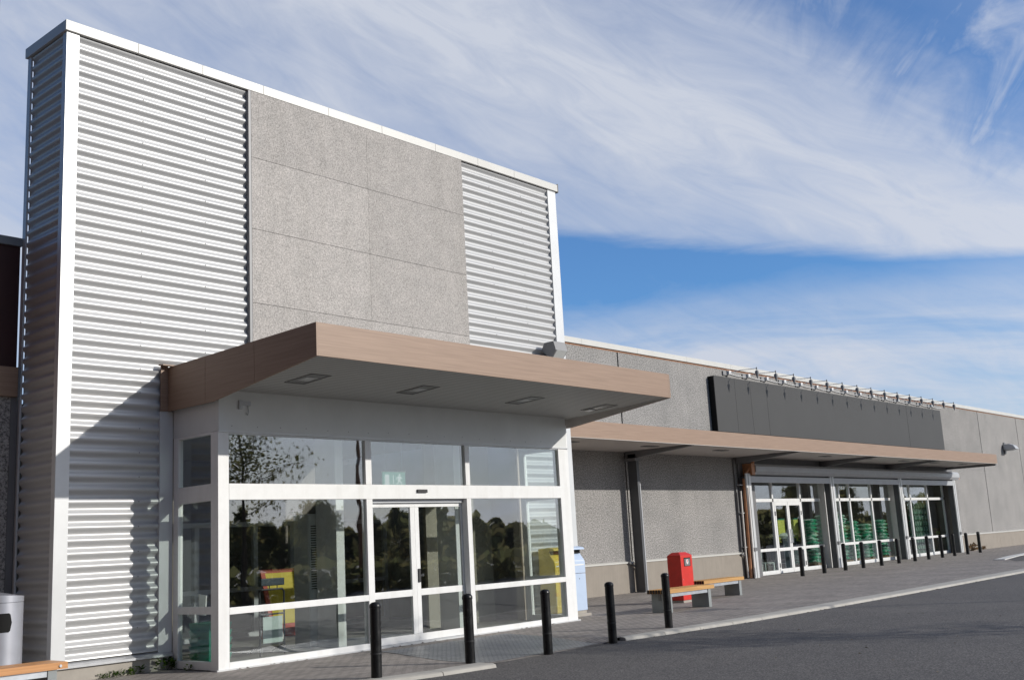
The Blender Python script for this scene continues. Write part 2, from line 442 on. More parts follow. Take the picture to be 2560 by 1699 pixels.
m = MB(); rnd = random.Random(77)
for i in range(170):
    if i < 110:
        x = rnd.uniform(8, 40); y = outer(x)-abs(rnd.gauss(0, .10))-.02; z = ROAD+gz(x)+.004
    elif i < 140: x = rnd.uniform(2.2, 10.5); y = VY-.04-abs(rnd.gauss(0, .05)); z = ramp_z(x, y)+.008
    else: x = rnd.uniform(5, 30); y = rnd.uniform(-12, -5.4); z = ROAD+gz(x)+.004
    s_ = rnd.uniform(.012, .04); a = rnd.uniform(0, 6.28); ca, sa = math.cos(a)*s_, math.sin(a)*s_
    m.add([(x+ca,y+sa,z),(x-sa*.5,y+ca*.5,z+.012),(x-ca,y-sa,z),(x+sa*.5,y-ca*.5,z+.003)], [(0,1,2,3)])
tag(m.build('leaf_litter', M['litter'], None, recalc=False), 'scattered dry leaf bits and grit along the kerb and porch sill', 'litter', None, 'stuff')
# ------------------------------------------------------------------ entrance tower
ZC, ZB, W = 10.11, .27, 12.42
T = thing('entrance_tower', (0,0,0), 'tall block of silver corrugated sheet with a grey panel in its middle', 'building')
def corrugated(x0, x1, z0, z1, face='front', depth=.055, pitch=.193, y0=0.0):
    m = MB(); n = int(round((z1-z0)/pitch)); k = 14
    if face == 'front':
        cols = [x0+(x1-x0)*i/6 for i in range(7)]
    else:
        cols = [x0, x1]
    prof = []
    for i in range(n*k+1):
        t = i/k; w = math.cos(2*math.pi*t)
        w = math.copysign(abs(w)**.8, w)
        prof.append((z0+(z1-z0)*i/(n*k), depth*(.5-.5*w)))
    vs = []; fs = []
    for c in cols:
        for z, d in prof: vs.append((c, y0+.005+d, z) if face == 'front' else (.005+d, c, z))
    L = len(prof)
    for i in range(len(cols)-1):
        for j in range(L-1): fs.append((i*L+j, (i+1)*L+j, (i+1)*L+j+1, i*L+j+1))
    m.add(vs, fs)
    return m
def add_screws(m, xlist, z0, z1, pitch, y=.001):
    m.mat(1); n = int(round((z1-z0)/pitch)); p = (z1-z0)/n
    for x in xlist:
        for i in range(2, n, 2):
            z = z0+i*p; r = .011
            m.add([(x+r*math.cos(a*math.pi/3), y, z+r*math.sin(a*math.pi/3)) for a in range(6)], [tuple(range(6))])
    return m.mat(0)
zt, zb = ZC-.02, ZB+.03
zj = zb+round((4.03-zb)/((zt-zb)/51))*((zt-zb)/51)
m = add_screws(corrugated(.20, 1.70, zb, zj), (1.35,), zb, zj, .193)
m.build('cladding', [M['clad'], M['steel']], T, smooth=True, recalc=False)
m = add_screws(corrugated(10.76, 12.12, zb, zj), (11.5,), zb, zj, .193)
m.build('cladding', [M['clad'], M['steel']], T, smooth=True, recalc=False)
m = add_screws(corrugated(.20, 3.42, zj, zt), (1.35, 2.55), zj, zt, .193)
m.build('cladding', [M['clad'], M['steel']], T, smooth=True, recalc=False)
m = add_screws(corrugated(9.07, 12.12, zj, zt), (10.0, 11.1), zj, zt, .193)
m.build('cladding', [M['clad'], M['steel']], T, smooth=True, recalc=False)
corrugated(1.24, .11, zb, zt, 'side').build('side_cladding', M['clad'], T, smooth=True, recalc=False)
# solid core behind the sheets, open where the porch joins it
m = MB()
m.box(.065, 2.12, .065, .25, -.1, ZC-.03); m.box(10.48, W-.03, .065, .25, -.1, ZC-.03); m.box(2.12, 10.48, .065, .25, 4.02, ZC-.03)
m.box(.065, .25, .25, 1.3, -.1, ZC-.03); m.box(W-.25, W-.03, .25, 1.3, -.1, ZC-.03); m.box(.25, W-.25, 1.1, 1.3, 4.11, ZC-.03)
m.box(.25, .45, 1.3, 8, -.1, 4.3); m.box(W-.25, W-.03, 1.3, 8, -.1, 4.3); m.box(.45, W-.25, 7.8, 8, -.1, 4.3)
m.build('core_wall', M['interior'], T)
B(.06, W-.04, .065, 1.3, ZC-.03, ZC-.002).build('roof', M['roof'], T)
B(2.12, 10.48, .25, 7.8, 4.02, 4.10).build('ceiling', M['ceiling'], T)
# corner trims (front face and return in one folded sheet)
m = MB(); m.prism([(-.012,-.012),(.205,-.012),(.205,.004),(.006,.004),(.006,.115),(-.012,.115)], 'z', ZB-.01, ZC)
m.build('corner_trim', M['white_trim'], T, bevel=.004)
B(-.012, .02, 1.235, 1.345, ZB-.01, ZC).build('corner_trim', M['white_trim'], T, bevel=.004)
B(12.12, W, -.012, .07, ZB, ZC).build('corner_trim', M['white_trim'], T, bevel=.004)
# panel: flush boards with open joints
P = thing('cladding_panel', (0,0,0), 'large speckled grey panel set between two fields of silver corrugated sheet', 'panel'); P.parent = T
del P['category'], P['label']
cx = [3.475, 6.263, 9.047]; zz = [3.9, 4.74, 6.092, 7.459, 8.814, ZC-.005]
m = MB()
for i in range(2):
    for j in range(5):
        m.box(cx[i]+(.002 if i else 0), cx[i+1]-(0 if i else .002), -.055, .0, zz[j]+.004, zz[j+1]-.004)
m.build('panel_boards', M['panel'], P)
B(cx[0]+.004, cx[2]-.004, -.0450, .03, 3.9, ZC-.01).build('panel_backing', M['seam'], P)
B(cx[0]-.055, cx[0]-.002, -.05, .05, 3.9, ZC-.006).build('panel_edge', M['steel_mid'], P)
# coping
m = MB(); x = -.05; 
j = [-.05, 1.22, 2.46, 3.75, 5.3, 6.7, 8.25, 9.6, 10.85, W+.05]
for a, b in zip(j, j[1:]): m.box(a+.003, b-.003, -.055, 1.38, ZC, ZC+.175)
m.build('coping', M['cap'], T, bevel=.004)
B(W+.05, W+.075, -.06, .5, ZC-.02, ZC+.20).build('coping_end', M['steel'], T)
# plinth and drip flashing
B(.03, 1.93, .0, .07, -.1, .21).build('plinth', M['plinth2'], T)
m = MB(); m.prism([(-.055,.205),(-.055,.24),(.02,.285),(.05,.285),(.05,.205)], 'x', -.005, 1.93)
m.build('drip_flashing', M['aluminium'], T)
B(10.66, W, .0, .07, -.1, .21).build('plinth', M['plinth2'], T)
MB().prism([(-.055,.205),(-.055,.24),(.02,.285),(.05,.285),(.05,.205)], 'x', 10.67, W).build('drip_flashing', M['aluminium'], T)
B(1.70, 1.935, -.012, .06, ZB, 4.05).build('corner_trim', M['white_trim'], T, bevel=.004)
B(10.66, 10.76, -.012, .06, ZB, 4.05).build('corner_trim', M['white_trim'], T, bevel=.004)
# porch interior floor (a slab 5 mm over the pavement)
tag(B(2.0, 10.58, -1.20, 7.8, -.06, .012).build('entrance_floor', M['tile']), kind='structure')

# ------------------------------------------------------------------ long store building
S = thing('store_building', (12,YW,0), 'long low store of grey pebble-faced concrete panels behind the brown canopy', 'building')
ZR, ZR2, ZP = 7.76, 7.58, .92
seams = [12.45, 20.36, 27.2, 34.1, 40.9, 47.6, 54.4, 61.2, 68, 75]
m = MB()
for a, b in zip(seams, seams[1:]):
    z0 = ZP
    if 27.0 < a < 48: continue
    m.box(a+.035, b-.035, YW, YW+.3, z0, ZR2)
for a, b in zip(seams[2:6], seams[3:7]): m.box(a+.035, b-.035, YW, YW+.3, 4.2, ZR2)
m.box(27.235, 27.32, YW, YW+.3, ZP, 4.2)
m.build('wall_panels', M['wall'], S)
m = MB(); m.box(12.45, 27.3, YW+.03, YW+.32, -.1, ZR2-.01); m.box(27.3, 48.9, YW+.03, YW+.32, 4.2, ZR2-.01); m.box(48.9, 75, YW+.03, YW+.32, -.1, ZR2-.01)
m.build('wall_core', M['seam'], S)
m = MB(); m.box(48.95, 54.365, YW, YW+.3, ZP, 4.2)
m.build('wall_panels', M['wall'], S)
m = MB()
for a, b in ((12.45, 20.36), (20.37, 27.25), (48.95, 55.2), (55.21, 62), (62.01, 75)):
    B(a, b, YW-.07, YW+.2, -.2, ZP-.04).build('plinth', M['plinth'], S, bevel=.006)
m = None
m = MB(); m.prism([(YW-.095,ZP-.035),(YW-.095,ZP+.005),(YW+.01,ZP+.035),(YW+.01,ZP-.035)], 'x', 12.45, 27.22); m.build('drip_flashing', M['cap'], S); m = MB()
m.prism([(YW-.095,ZP-.035),(YW-.095,ZP+.005),(YW+.01,ZP+.035),(YW+.01,ZP-.035)], 'x', 48.95, 75)
m.build('drip_flashing', M['cap'], S)
m = MB(); x = 12.42
while x < 75:
    m.box(x+.003, min(x+3, 75)-.003, YW-.07, YW+.42, ZR2, ZR); x += 3
m.build('coping', M['cap'], S, bevel=.005)
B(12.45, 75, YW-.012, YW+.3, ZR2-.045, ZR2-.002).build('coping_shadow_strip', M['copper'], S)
m = MB(); m.box(12.45, 75, YW+.32, 34, ZR2-.3, ZR2-.05); m.build('roof', M['roof'], S)
m = MB(); m.box(74.8, 75, YW+.32, 34, -.1, ZR2-.3); m.box(12.45, 12.6, 8, 34, -.1, ZR2-.3); m.box(12.6, 74.8, 33.8, 34, -.1, ZR2-.3)
m.build('rear_walls', M['interior'], S)
# shop room behind the glass
m = MB(); m.box(27.3, 27.5, YW+.34, 16, -.1, 5); m.box(49.2, 49.4, YW+.34, 16, -.1, 5); m.box(27.5, 49.2, 15.8, 16, -.1, 5)
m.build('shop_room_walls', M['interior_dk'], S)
B(27.5, 49.2, YW+.34, 15.8, 4.4, 4.5).build('shop_ceiling', M['ceiling'], S)
tag(B(27.5, 49.2, YW+.36, 15.8, -.05, .075).build('shop_floor', M['tile']), kind='structure')

# ------------------------------------------------------------------ neighbouring wing on the left
L = thing('side_wing', (-6,1.35,0), 'dark wing with maroon cladding over pebbled concrete at the left edge, beside the silver tower', 'building')
B(-30, -.03, 1.36, 1.9, 4.80, 6.81).build('upper_cladding', M['redwall'], L)
B(-30, -.02, 1.31, 2.0, 6.81, 6.95).build('coping', M['coping_dk'], L, bevel=.004)
B(-30, -.03, 1.30, 2.0, -.2, 4.33).build('wall', M['wall'], L)
B(-30, -.06, 1.22, 1.36, 4.33, 4.80).build('fascia', M['fascia'], L, bevel=.004)
B(-.06, -.035, 1.21, 1.36, 4.325, 4.805).build('fascia_end', M['coping_dk'], L)
B(-.13, -.03, 1.285, 1.299, -.1, 4.33).build('edge_trim', M['steel'], L)
B(-30, .06, 2.0, 8, 6.6, 6.8).build('roof', M['roof'], L)

B(-34, -15, -46, -11.6, -.2, 12.0).build('unseen_shade_block', M['redwall'], L)  # unseen block, added only to darken the left-facing sides
B(-16, -5.8, -11.5, 1.34, 4.80, 12.0).build('unseen_blocker_upper', M['redwall'], L)  # unseen projection, added and raised to block sky light from the left
B(-16, -5.82, -11.48, 1.30, -.2, 4.79).build('unseen_blocker_lower', M['redwall'], L)  # lower half of the same added light blocker
B(-16.05, -5.75, -11.55, 1.30, 12.001, 12.15).build('coping', M['coping_dk'], L)  # top edge of the added blocker, out of view

# ------------------------------------------------------------------ entrance canopy
C = thing('entrance_canopy', (6,-2,4.1), 'brown wood-grain canopy jutting out over the glazed entrance, thicker at the wall', 'canopy')
KL, KR, KY = 1.83, 10.84, -3.883
TOP, BF, BW = 4.852, 4.37, 4.05
B(KL+.03, KR-.03, KY, KY+.03, BF, TOP).build('front_fascia', M['fascia'], C, bevel=.002)
def side(x0, x1):
    ys = [(-.10, -1.30), (-1.31, -2.32), (-2.33, KY)]
    def bot(y): return BW if y > VY else BW+(BF-BW)*(VY-y)/(VY-KY)
    def top(y): return 4.775+(TOP-4.775)*min(1, (y/KY))
    m = MB()
    for a, b in ((0.0, -1.10), (-1.106, -2.40), (-2.406, KY)):
        pts = [(a, bot(a)), (a, top(a)), (b, top(b)), (b, bot(b))]
        if a > VY > b: pts.append((VY, bot(VY)))
        m.prism(pts, 'x', x0, x1)
    return m
side(KL, KL+.03).build('side_fascia', M['fascia_y'], C)
side(KR-.03, KR).build('side_fascia', M['fascia_y'], C)
B(1.70, KL-.002, -.03, -.013, BW, 4.79).build('fascia_return', M['fascia'], C)
MB().prism([(-.02,4.79),(-.02,4.82),(-.16,4.80),(-.16,4.78)], 'x', 1.66, KL+.12).build('end_cap', M['fascia'], C)
# soffit and deck
ZS = 4.24
m = MB(); m.hexa([(KL+.03,KY+.03,BF+.012),(KR-.03,KY+.03,BF+.012),(KR-.03,VY+.1,ZS),(KL+.03,VY+.1,ZS),(KL+.03,KY+.03,BF+.05),(KR-.03,KY+.03,BF+.05),(KR-.03,VY+.1,ZS+.04),(KL+.03,VY+.1,ZS+.04)])
m.build('soffit', M['soffit'], C)
B(KL+.03, KR-.03, KY+.03, .02, 4.70, 4.74).build('deck', M['roof'], C)
side(KR-.036, KR-.031).build('inner_lining', M['soffit2'], C)
def zs_at(y): return BF+.012+(ZS-BF-.012)*(y-KY-.03)/(VY+.1-KY-.03)
def soffit_lamp(xc, lab, lit):
    g = thing('recessed_lamp', (xc, -2.5, zs_at(-2.5)), lab, 'lamp', 'recessed lamps in the entrance canopy soffit')
    def fr(m, x0, x1, y0, y1, h0, h1):
        m.hexa([(x0,y0,zs_at(y0)-h0),(x1,y0,zs_at(y0)-h0),(x1,y1,zs_at(y1)-h0),(x0,y1,zs_at(y1)-h0),(x0,y0,zs_at(y0)-h1),(x1,y0,zs_at(y0)-h1),(x1,y1,zs_at(y1)-h1),(x0,y1,zs_at(y1)-h1)])
    m = MB(); a, b, c, d = xc-.18, xc+.18, -2.82, -2.18
    fr(m, a-.015, a+.012, c-.015, d+.015, .012, -.002); fr(m, b-.012, b+.015, c-.015, d+.015, .012, -.002)
    fr(m, a+.012, b-.012, c-.015, c+.012, .012, -.002); fr(m, a+.012, b-.012, d-.012, d+.015, .012, -.002)
    m.build('lamp_frame', M['lamp_cover'], g)
    m = MB(); fr(m, a+.012, b-.012, c+.012, d-.012, .004, -.001); m.build('lamp_cover', M['lamp_cover'] , g)
    m = MB(); fr(m, xc-.1, xc+.1, -2.62, -2.38, .010, .0045); m.build('lamp_lens', M['lamp_lens'], g)
    if lit:
        m = MB(); fr(m, xc-.13, xc+.03, -2.36, -2.2, .035, .012); m.build('hanging_cover', M['white'], g)
for xc, lab, lit in ((2.75, 'recessed square lamp nearest the front left corner of the entrance canopy', 0), (5.1, 'recessed square lamp, second from the canopy corner, over the left pane', 0), (7.9, 'recessed square lamp, third along the canopy soffit, over the right pane', 0), (10.25, 'recessed lamp at the right end of the canopy with a white cover hanging loose', 1)):
    soffit_lamp(xc, lab, lit)

# ------------------------------------------------------------------ glazed entrance porch
V = thing('entrance_porch', (6,VY,0), 'white framed glass entrance porch under the brown canopy', 'porch')
D = .09   # frame depth
Y0, Y1 = VY, VY+D
def fbox(x0, x1, z0, z1, yo=0, yd=D, name=None, bev=.004, mat='white'):
    return B(x0, x1, Y0+yo, Y0+yo+yd, z0, z1).build(name or 'rail', M[mat], V, bevel=bev)
fbox(1.94, 2.135, .0, 3.60, 0, .20, 'corner_post'); fbox(10.32, 10.575, .0, 3.60, 0, .16, 'corner_post')
fbox(10.578, 10.66, .0, 4.09, .01, .10, 'edge_trim')
fbox(2.137, 10.318, .005, .10, 0, D, 'bottom_rail') if False else None
for a, b in ((2.137, 4.924), (7.567, 10.318)):
    fbox(a, b, .005, .108, 0, D, 'bottom_rail'); fbox(a, b, .812, .912, 0, D, 'middle_rail')
fbox(2.137, 10.318, 2.54, 2.79, -.002, .13, 'transom')
fbox(2.137, 10.318, 3.56, 3.602, .01, D, 'top_rail', mat='white_trim')
for a, b in ((4.926, 5.063), (7.446, 7.565)):
    fbox(a, b, 2.792, 3.558, 0, D, 'mullion'); fbox(a, b, .0, 2.538, 0, .14, 'mullion')
B(1.9, 10.70, VY-.03, VY+.02, .0, .022).build('sill', M['white_trim'], V)
# header box above the glass
m = MB(); m.box(1.945, 10.60, VY-.012, VY+.1, 3.606, 4.3); m.mat(1); rr = random.Random(4)
for k in range(18):
    x = 2.2+k*.47+rr.uniform(-.03, .03); z = 3.70+rr.uniform(-.015, .015)
    m.add([(x+.009*math.cos(a*math.pi/3), VY-.0135, z+.009*math.sin(a*math.pi/3)) for a in range(6)], [tuple(range(6))])
m.build('header', [M['header'], M['steel']], V)
B(1.935, 10.66, VY-.022, VY-.0125, 3.585, 3.612).build('drip_strip', M['white_trim'], V)
B(1.945, 2.04, VY+.102, -.001, 3.606, 4.3).build('side_header', M['header'], V)
B(10.50, 10.60, VY+.102, -.001, 3.606, 4.3).build('side_header', M['header'], V)
B(2.041, 10.499, VY+.1, .25, 3.9, 3.98).build('porch_ceiling', M['ceiling'], V)
# left and right glass sides
for x0, x1 in ((1.945, 2.03), (10.49, 10.575)):
    def sb(y0, y1, z0, z1, n): B(x0, x1, y0, y1, z0, z1).build(n, M['white'], V, bevel=.003)
    ya, yb = VY+.205, -.16
    if x0 > 5: ya = VY+.165
    sb(-.16, -.014, .0, 3.604, 'side_post')
    for z0, z1, n in ((.01, .13, 'bottom_rail'), (.83, .94, 'middle_rail'), (2.54, 2.80, 'transom'), (3.57, 3.604, 'top_rail')):
        sb(ya, yb-.002, z0, z1, n)
    for z0, z1 in ((.13, .83), (.94, 2.54), (2.80, 3.57)):
        B((x0+x1)/2-.004, (x0+x1)/2+.004, ya, yb, z0, z1).build('side_pane', M['glass'], V)
B(1.93, 2.0, VY+.1, -.0, -.02, .0).build('base_gap', M['dark'], V)
# panes (thin, slightly twisted so that reflections wander as in real glazing)
def pane(x0, x1, z0, z1, y, par=V, name='window_pane', tw=0):
    t = .004; a, b, c, d = [random.uniform(-.0012, .0012)+tw*k for k in (-1, 1, -1, 1)]
    m = MB(); m.hexa([(x0,y+a,z0),(x1,y+b,z0),(x1,y+t+b,z0),(x0,y+t+a,z0),(x0,y+c,z1),(x1,y+d,z1),(x1,y+t+d,z1),(x0,y+t+c,z1)])
    return m.build(name, M['glass'], par)
for a, b in ((2.137, 4.924), (7.567, 10.318)):
    pane(a, b, .108, .812, VY+.045); pane(a, b, .912, 2.54, VY+.045)
for a, b in ((2.137, 4.924), (5.065, 7.444), (7.567, 10.318)): pane(a, b, 2.79, 3.56, VY+.045)
def door(x0, x1, hs):
    d = thing('sliding_door', (x0, VY, 0), None, None); d.parent = V; d.location = (x0-6, 0, 0)
    y0, y1 = VY+.15, VY+.20
    def q(a, b, c, e, n, mat='white'): return B(a, b, y0, y1, c, e).build(n, M[mat], d, bevel=.003)
    q(x0, x1, 2.40, 2.47, 'top_rail'); q(x0, x1, .03, .15, 'bottom_rail')
    if hs == 'r':
        q(x1-.11, x1, .152, 2.398, 'stile'); q(x0, x0+.05, .152, 2.398, 'stile'); a, b = x0+.05, x1-.11
    else:
        q(x0, x0+.10, .152, 2.398, 'stile'); q(x1-.05, x1, .152, 2.398, 'stile'); a, b = x0+.10, x1-.05
    q(a, b, .815, .93, 'middle_rail')
    pane(a, b, .152, .815, y0+.02, d, 'door_pane'); pane(a, b, .93, 2.398, y0+.02, d, 'door_pane')
    if hs == 'l':
        B(x0+.03, x0+.085, y0-.022, y0-.001, 1.05, 1.29).build('handle', M['dark'], d, bevel=.004)
door(5.08, 6.20, 'r'); door(6.203, 7.46, 'l')
B(5.065, 7.444, VY+.10, VY+.21, 2.475, 2.538).build('door_track', M['steel_lt'], V)
B(5.065, 7.444, VY+.12, VY+.23, .0, .028).build('threshold', M['aluminium'], V)
B(6.13, 6.38, VY-.035, VY-.003, 2.648, 2.708).build('motion_sensor', M['dark'], V, bevel=.006)
# small bracket with hook on header
m = MB(); m.box(2.30, 2.36, VY-.05, VY-.0125, 3.96, 4.10); m.box(2.361, 2.52, VY-.045, VY-.0125, 4.02, 4.09)
m.tube([(2.47,VY-.03,4.02),(2.48,VY-.04,3.92),(2.46,VY-.04,3.87),(2.43,VY-.04,3.90)], .008, 6)
m.build('hook_bracket', M['steel_lt'], V)
# door jamb linings inside, white and full height
B(5.05, 5.23, -.30, .28, .013, 3.88).build('jamb_lining', M['white'], V)
B(8.14, 8.34, -.28, .26, .013, 3.88).build('jamb_lining', M['white'], V)

# interior partition in the tower, seen dimly through the glass
I = thing('inner_partition', (7,4.2,0), 'grey framed inner glass partition seen dimly behind the entrance porch', 'partition')
def ib(x0, x1, z0, z1, n): B(x0, x1, 4.2, 4.28, z0, z1).build(n, M['steel_lt'], I)
for x in (3.0, 5.0, 6.45, 7.42, 8.8, 10.2): ib(x, x+.11, .012, 2.32, 'post')
for a, b in ((3.11, 5.0), (5.11, 6.45), (6.56, 7.42), (7.53, 8.8), (8.91, 10.2)): ib(a, b, .96, 1.05, 'middle_rail'); ib(a, b, .02, .12, 'bottom_rail')
ib(3.0, 10.31, 2.321, 2.42, 'top_rail')
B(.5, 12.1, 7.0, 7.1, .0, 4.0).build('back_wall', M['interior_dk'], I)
B(8.45, 10.48, .9, .98, .013, 4.0).build('side_panel', M['interior'], I)

# louvred cabinet
K = thing('louvre_cabinet', (5.1,.5,0), 'pale grey tall cabinet with louvred doors inside the entrance porch', 'cabinet')
B(4.90, 5.32, .32, .75, .013, 2.38).build('body', M['cabinet'], K)
for x0, x1 in ((4.91, 5.095), (5.105, 5.31)):
    d = B(x0, x1, -.102+.4, -.082+.4, .05, 2.34).build('door', M['cabinet'], K)
    m = MB()
    for i in range(27):
        z = 1.03+i*.043; m.box(x0+.03, x1-.03, -.1045+.4, -.1025+.4, z, z+.018)
    m.build('louvre_slots', M['hole'], d)
    hx = x1-.02 if x1 > 5.2 else x0+.02
    MB().tube([(hx,-.105+.4,1.55),(hx,-.135+.4,1.56),(hx,-.135+.4,1.74),(hx,-.105+.4,1.75)], .006, 6).build('handle', M['tube'], d)

# yellow A-board
A = thing('sandwich_board', (6.4,3.0,.012), 'yellow sandwich board with a red frame standing inside the porch', 'sign')
def abd(y, x0, x1, lean):
    def p(x, z, o): return (6.42+(x-3.9)*1.62, 2.9+y+lean*(1.3-z)+o, .22+(z-.38)*1.27 if z > .3 else z)
    def slab(m, xa, xb, xc, xd, z0, z1, o0, o1):
        m.hexa([p(xa,z0,o0),p(xb,z0,o0),p(xb,z0,o1),p(xa,z0,o1),p(xc,z1,o0),p(xd,z1,o0),p(xd,z1,o1),p(xc,z1,o1)])
    m = MB(); slab(m, 3.62, 4.22, 3.52, 4.08, .45, 1.25, -.012, .012); m.build('face', M['board_y'], A)
    m = MB(); slab(m, 3.55, 4.29, 3.54, 4.28, .38, .449, -.016, .016); slab(m, 3.455, 4.14, 3.445, 4.13, 1.251, 1.31, -.016, .016)
    slab(m, 3.555, 3.619, 3.455, 3.519, .45, 1.25, -.016, .016); slab(m, 4.221, 4.29, 4.081, 4.145, .45, 1.25, -.016, .016)
    m.build('frame', M['board_r'], A)
    for x in (3.70, 4.16):
        m = MB(); slab(m, x, x+.045, x-.02, x+.03, .013, .379, -.012, .012); m.build('leg', M['white'], A)
abd(.02, 0, 0, -.10)
m = MB(); m.hexa([(6.0,3.30,.013),(6.9,3.30,.013),(6.9,3.34,.013),(6.0,3.34,.013),(6.0,2.97,1.36),(6.7,2.97,1.36),(6.7,3.0,1.36),(6.0,3.0,1.36)]); m.build('rear_panel', M['board_r'], A)

# trolley / basket stand
H = thing('display_trolley', (3.76,-.1,.012), 'dark tubular trolley with a navy tray and pale panel behind the left porch pane', 'trolley')
m = MB(); xa, xb, ty = 3.53, 4.03, -.10
for x in (xa, xb): m.tube([(x,ty,.013),(x,ty,1.05),(x+(.03 if x == xa else -.03),ty,1.10)], .016, 8)
m.tube([(xa+.03,ty,1.10),(xb-.03,ty,1.10)], .016, 8); m.tube([(xa,ty,.69),(xb,ty,.69)], .014, 8); m.tube([(xa,ty,.20),(xb,ty,.20)], .012, 8)
for x in (xa, xb): m.tube([(x,ty,.20),(x,ty+.35,.05)], .012, 8)
for x in (xa+.2, xb-.14): m.tube([(x,ty,1.10),(x,ty,1.20)], .008, 6)
m.build('frame', M['tube'], H)
B(xa, xb-.02, ty-.05, ty+.05, 1.16, 1.285).build('tray', M['navy'], H, bevel=.015)
B(xa+.05, xb-.05, ty-.02, ty-.006, .22, .65).build('panel', M['sheet'], H)
# green shopping baskets stacked by the side glass
for i in range(5):
    z = .015+i*.115
    g = thing('shopping_basket', (2.35,-.45,z), None, None, 'green baskets stacked inside the porch side window')
    g['label'] = 'green plastic shopping basket in the stack behind the porch side pane'; g['category'] = 'basket'
    m = MB(); m.hexa([(2.16,-.70,z),(2.50,-.70,z),(2.50,-.24,z),(2.16,-.24,z),(2.12,-.76,z+.2),(2.54,-.76,z+.2),(2.54,-.18,z+.2),(2.12,-.18,z+.2)])
    m.build('body', M['green'], g)
    MB().tube([(2.12,-.47,z+.205),(2.14,-.47,z+.23),(2.52,-.47,z+.23),(2.54,-.47,z+.205)], .008, 6).build('handle', M['navy'], g)
g = thing('leaflet', (2.3,-.6,.9), 'white paper leaflet propped on the green baskets behind the side pane', 'paper')
MB().hexa([(2.14,-.62,.80),(2.16,-.62,.80),(2.22,-.36,.80),(2.20,-.36,.80),(2.13,-.66,1.10),(2.15,-.66,1.10),(2.17,-.42,1.12),(2.15,-.42,1.12)]).build('sheet', M['paper'], g)

# exit sign with running man, hung inside
E = thing('exit_sign', (6.9,.4,3.1), 'green emergency exit sign with a white running figure inside the porch', 'sign')
B(6.83, 7.42, .38, .42, 2.90, 3.18).build('plate', M['exit'], E)
m = MB(); y = .378
def pl(pts): m.prism(pts, 'y', y-.004, y)
pl([(6.87,2.93),(6.98,2.93),(6.98,3.13),(6.87,3.13)])                            # door
pl([(7.085,2.95),(7.10,2.95),(7.10,3.12),(7.085,3.12)])
cxh, czh = 7.265, 3.125
pl([(cxh+.022*math.cos(t*math.pi/5), czh+.022*math.sin(t*math.pi/5)) for t in range(10)])
pl([(7.22,3.02),(7.265,3.00),(7.295,3.085),(7.235,3.10)])
pl([(7.235,3.10),(7.18,3.075),(7.165,3.03),(7.185,3.03),(7.20,3.06),(7.24,3.075)])
pl([(7.285,3.09),(7.335,3.06),(7.325,3.045),(7.28,3.065)])
pl([(7.265,3.005),(7.315,2.985),(7.325,2.925),(7.305,2.925),(7.295,2.97),(7.235,2.995)])
pl([(7.22,3.02),(7.25,3.0),(7.225,2.955),(7.165,2.945),(7.165,2.96),(7.21,2.97)])
m.build('pictogram', M['pict'], E)
B(6.82, 7.43, .375, .425, 3.181, 3.20).build('top_rail', M['paper'], E)
m = MB()
for x in (6.9, 7.35): m.tube([(x,.4,3.20),(x,.4,3.99)], .006, 6)
m.build('hanger', M['steel_lt'], E)

# floodlight box at the right of the tower
F = thing('wall_floodlight', (11.8,-.2,6.0), 'grey box floodlight on the tower just above the right end of the canopy', 'lamp')
m = MB(); m.prism([(-.46,5.98),(-.30,5.80),(-.02,6.02),(-.12,6.20),(-.40,6.20)], 'x', 11.50, 11.93); m.build('housing', M['steel_mid'], F, bevel=.01)
MB().prism([(-.475,5.985),(-.305,5.79),(-.30,5.80),(-.465,5.99)], 'x', 11.53, 11.90).build('lens', M['lamp_lens'], F)
B(11.62, 11.80, -.12, .0, 5.93, 6.1).build('bracket', M['steel'], F)

# ------------------------------------------------------------------ long canopy
L2 = thing('long_canopy', (30,2.5,4.3), 'long brown wood-grain canopy running along the store front beneath the dark sign', 'canopy')
YC, CR, CT, CB = 1.5, 48.3, 4.75, 4.283
B(12.44, CR, YC, YC+.035, CB, CT).build('front_fascia', M['fascia'], L2, bevel=.002)
B(CR-.035, CR, YC+.036, YW, CB, CT).build('side_fascia', M['steel'], L2)
B(12.44, CR-.036, YC+.036, YW-.002, CB+.03, CB+.07).build('soffit', M['soffit2'], L2)
B(12.44, CR-.036, YC+.036, YW-.002, CT-.06, CT-.02).build('deck', M['roof'], L2)
m = MB(); m.tube([(12.45, YC-.006, CB+.006), (CR, YC-.006, CB+.006)], .007, 6); m.build('edge_bead', M['cap'], L2)
for x in (20.32, 27.2, 33.9, 40.55):
    m = MB(); m.prism([(YC+.05,CB-.015),(YC+.05,CB+.029),(YW-.1,CB+.029),(YW-.1,CB-.2),(YW-.35,CB-.2)], 'x', x-.07, x+.07)
    m.build('bracket_beam', M['steel'], L2)
B(CR-.2, CR-.06, YC+.05, YW-.1, CB-.08, CB+.029).build('bracket_beam', M['steel'], L2)
for i, x in enumerate((15.5, 19.4, 23.5, 27.35, 31.2, 35.0, 38.9, 42.5, 46.2)):
    B(x-.32, x+.32, 2.35, 2.6, CB+.014, CB+.0295).build('recessed_lamp', M['lamp_dark'], L2)
Po = thing('canopy_post', (20.3,3.7,0), 'dark grey steel post carrying the long canopy in front of the pebbled wall', 'post')
m = MB(); m.box(20.24, 20.37, 3.60, 3.63, -.02, 4.22); m.box(20.24, 20.37, 3.90, 3.93, -.02, 4.22); m.box(20.25, 20.28, 3.63, 3.90, -.02, 4.22)
m.build('shaft', M['column'], Po)
B(20.14, 20.40, 3.57, 3.99, 4.0, 4.085).build('collar', M['steel'], Po)
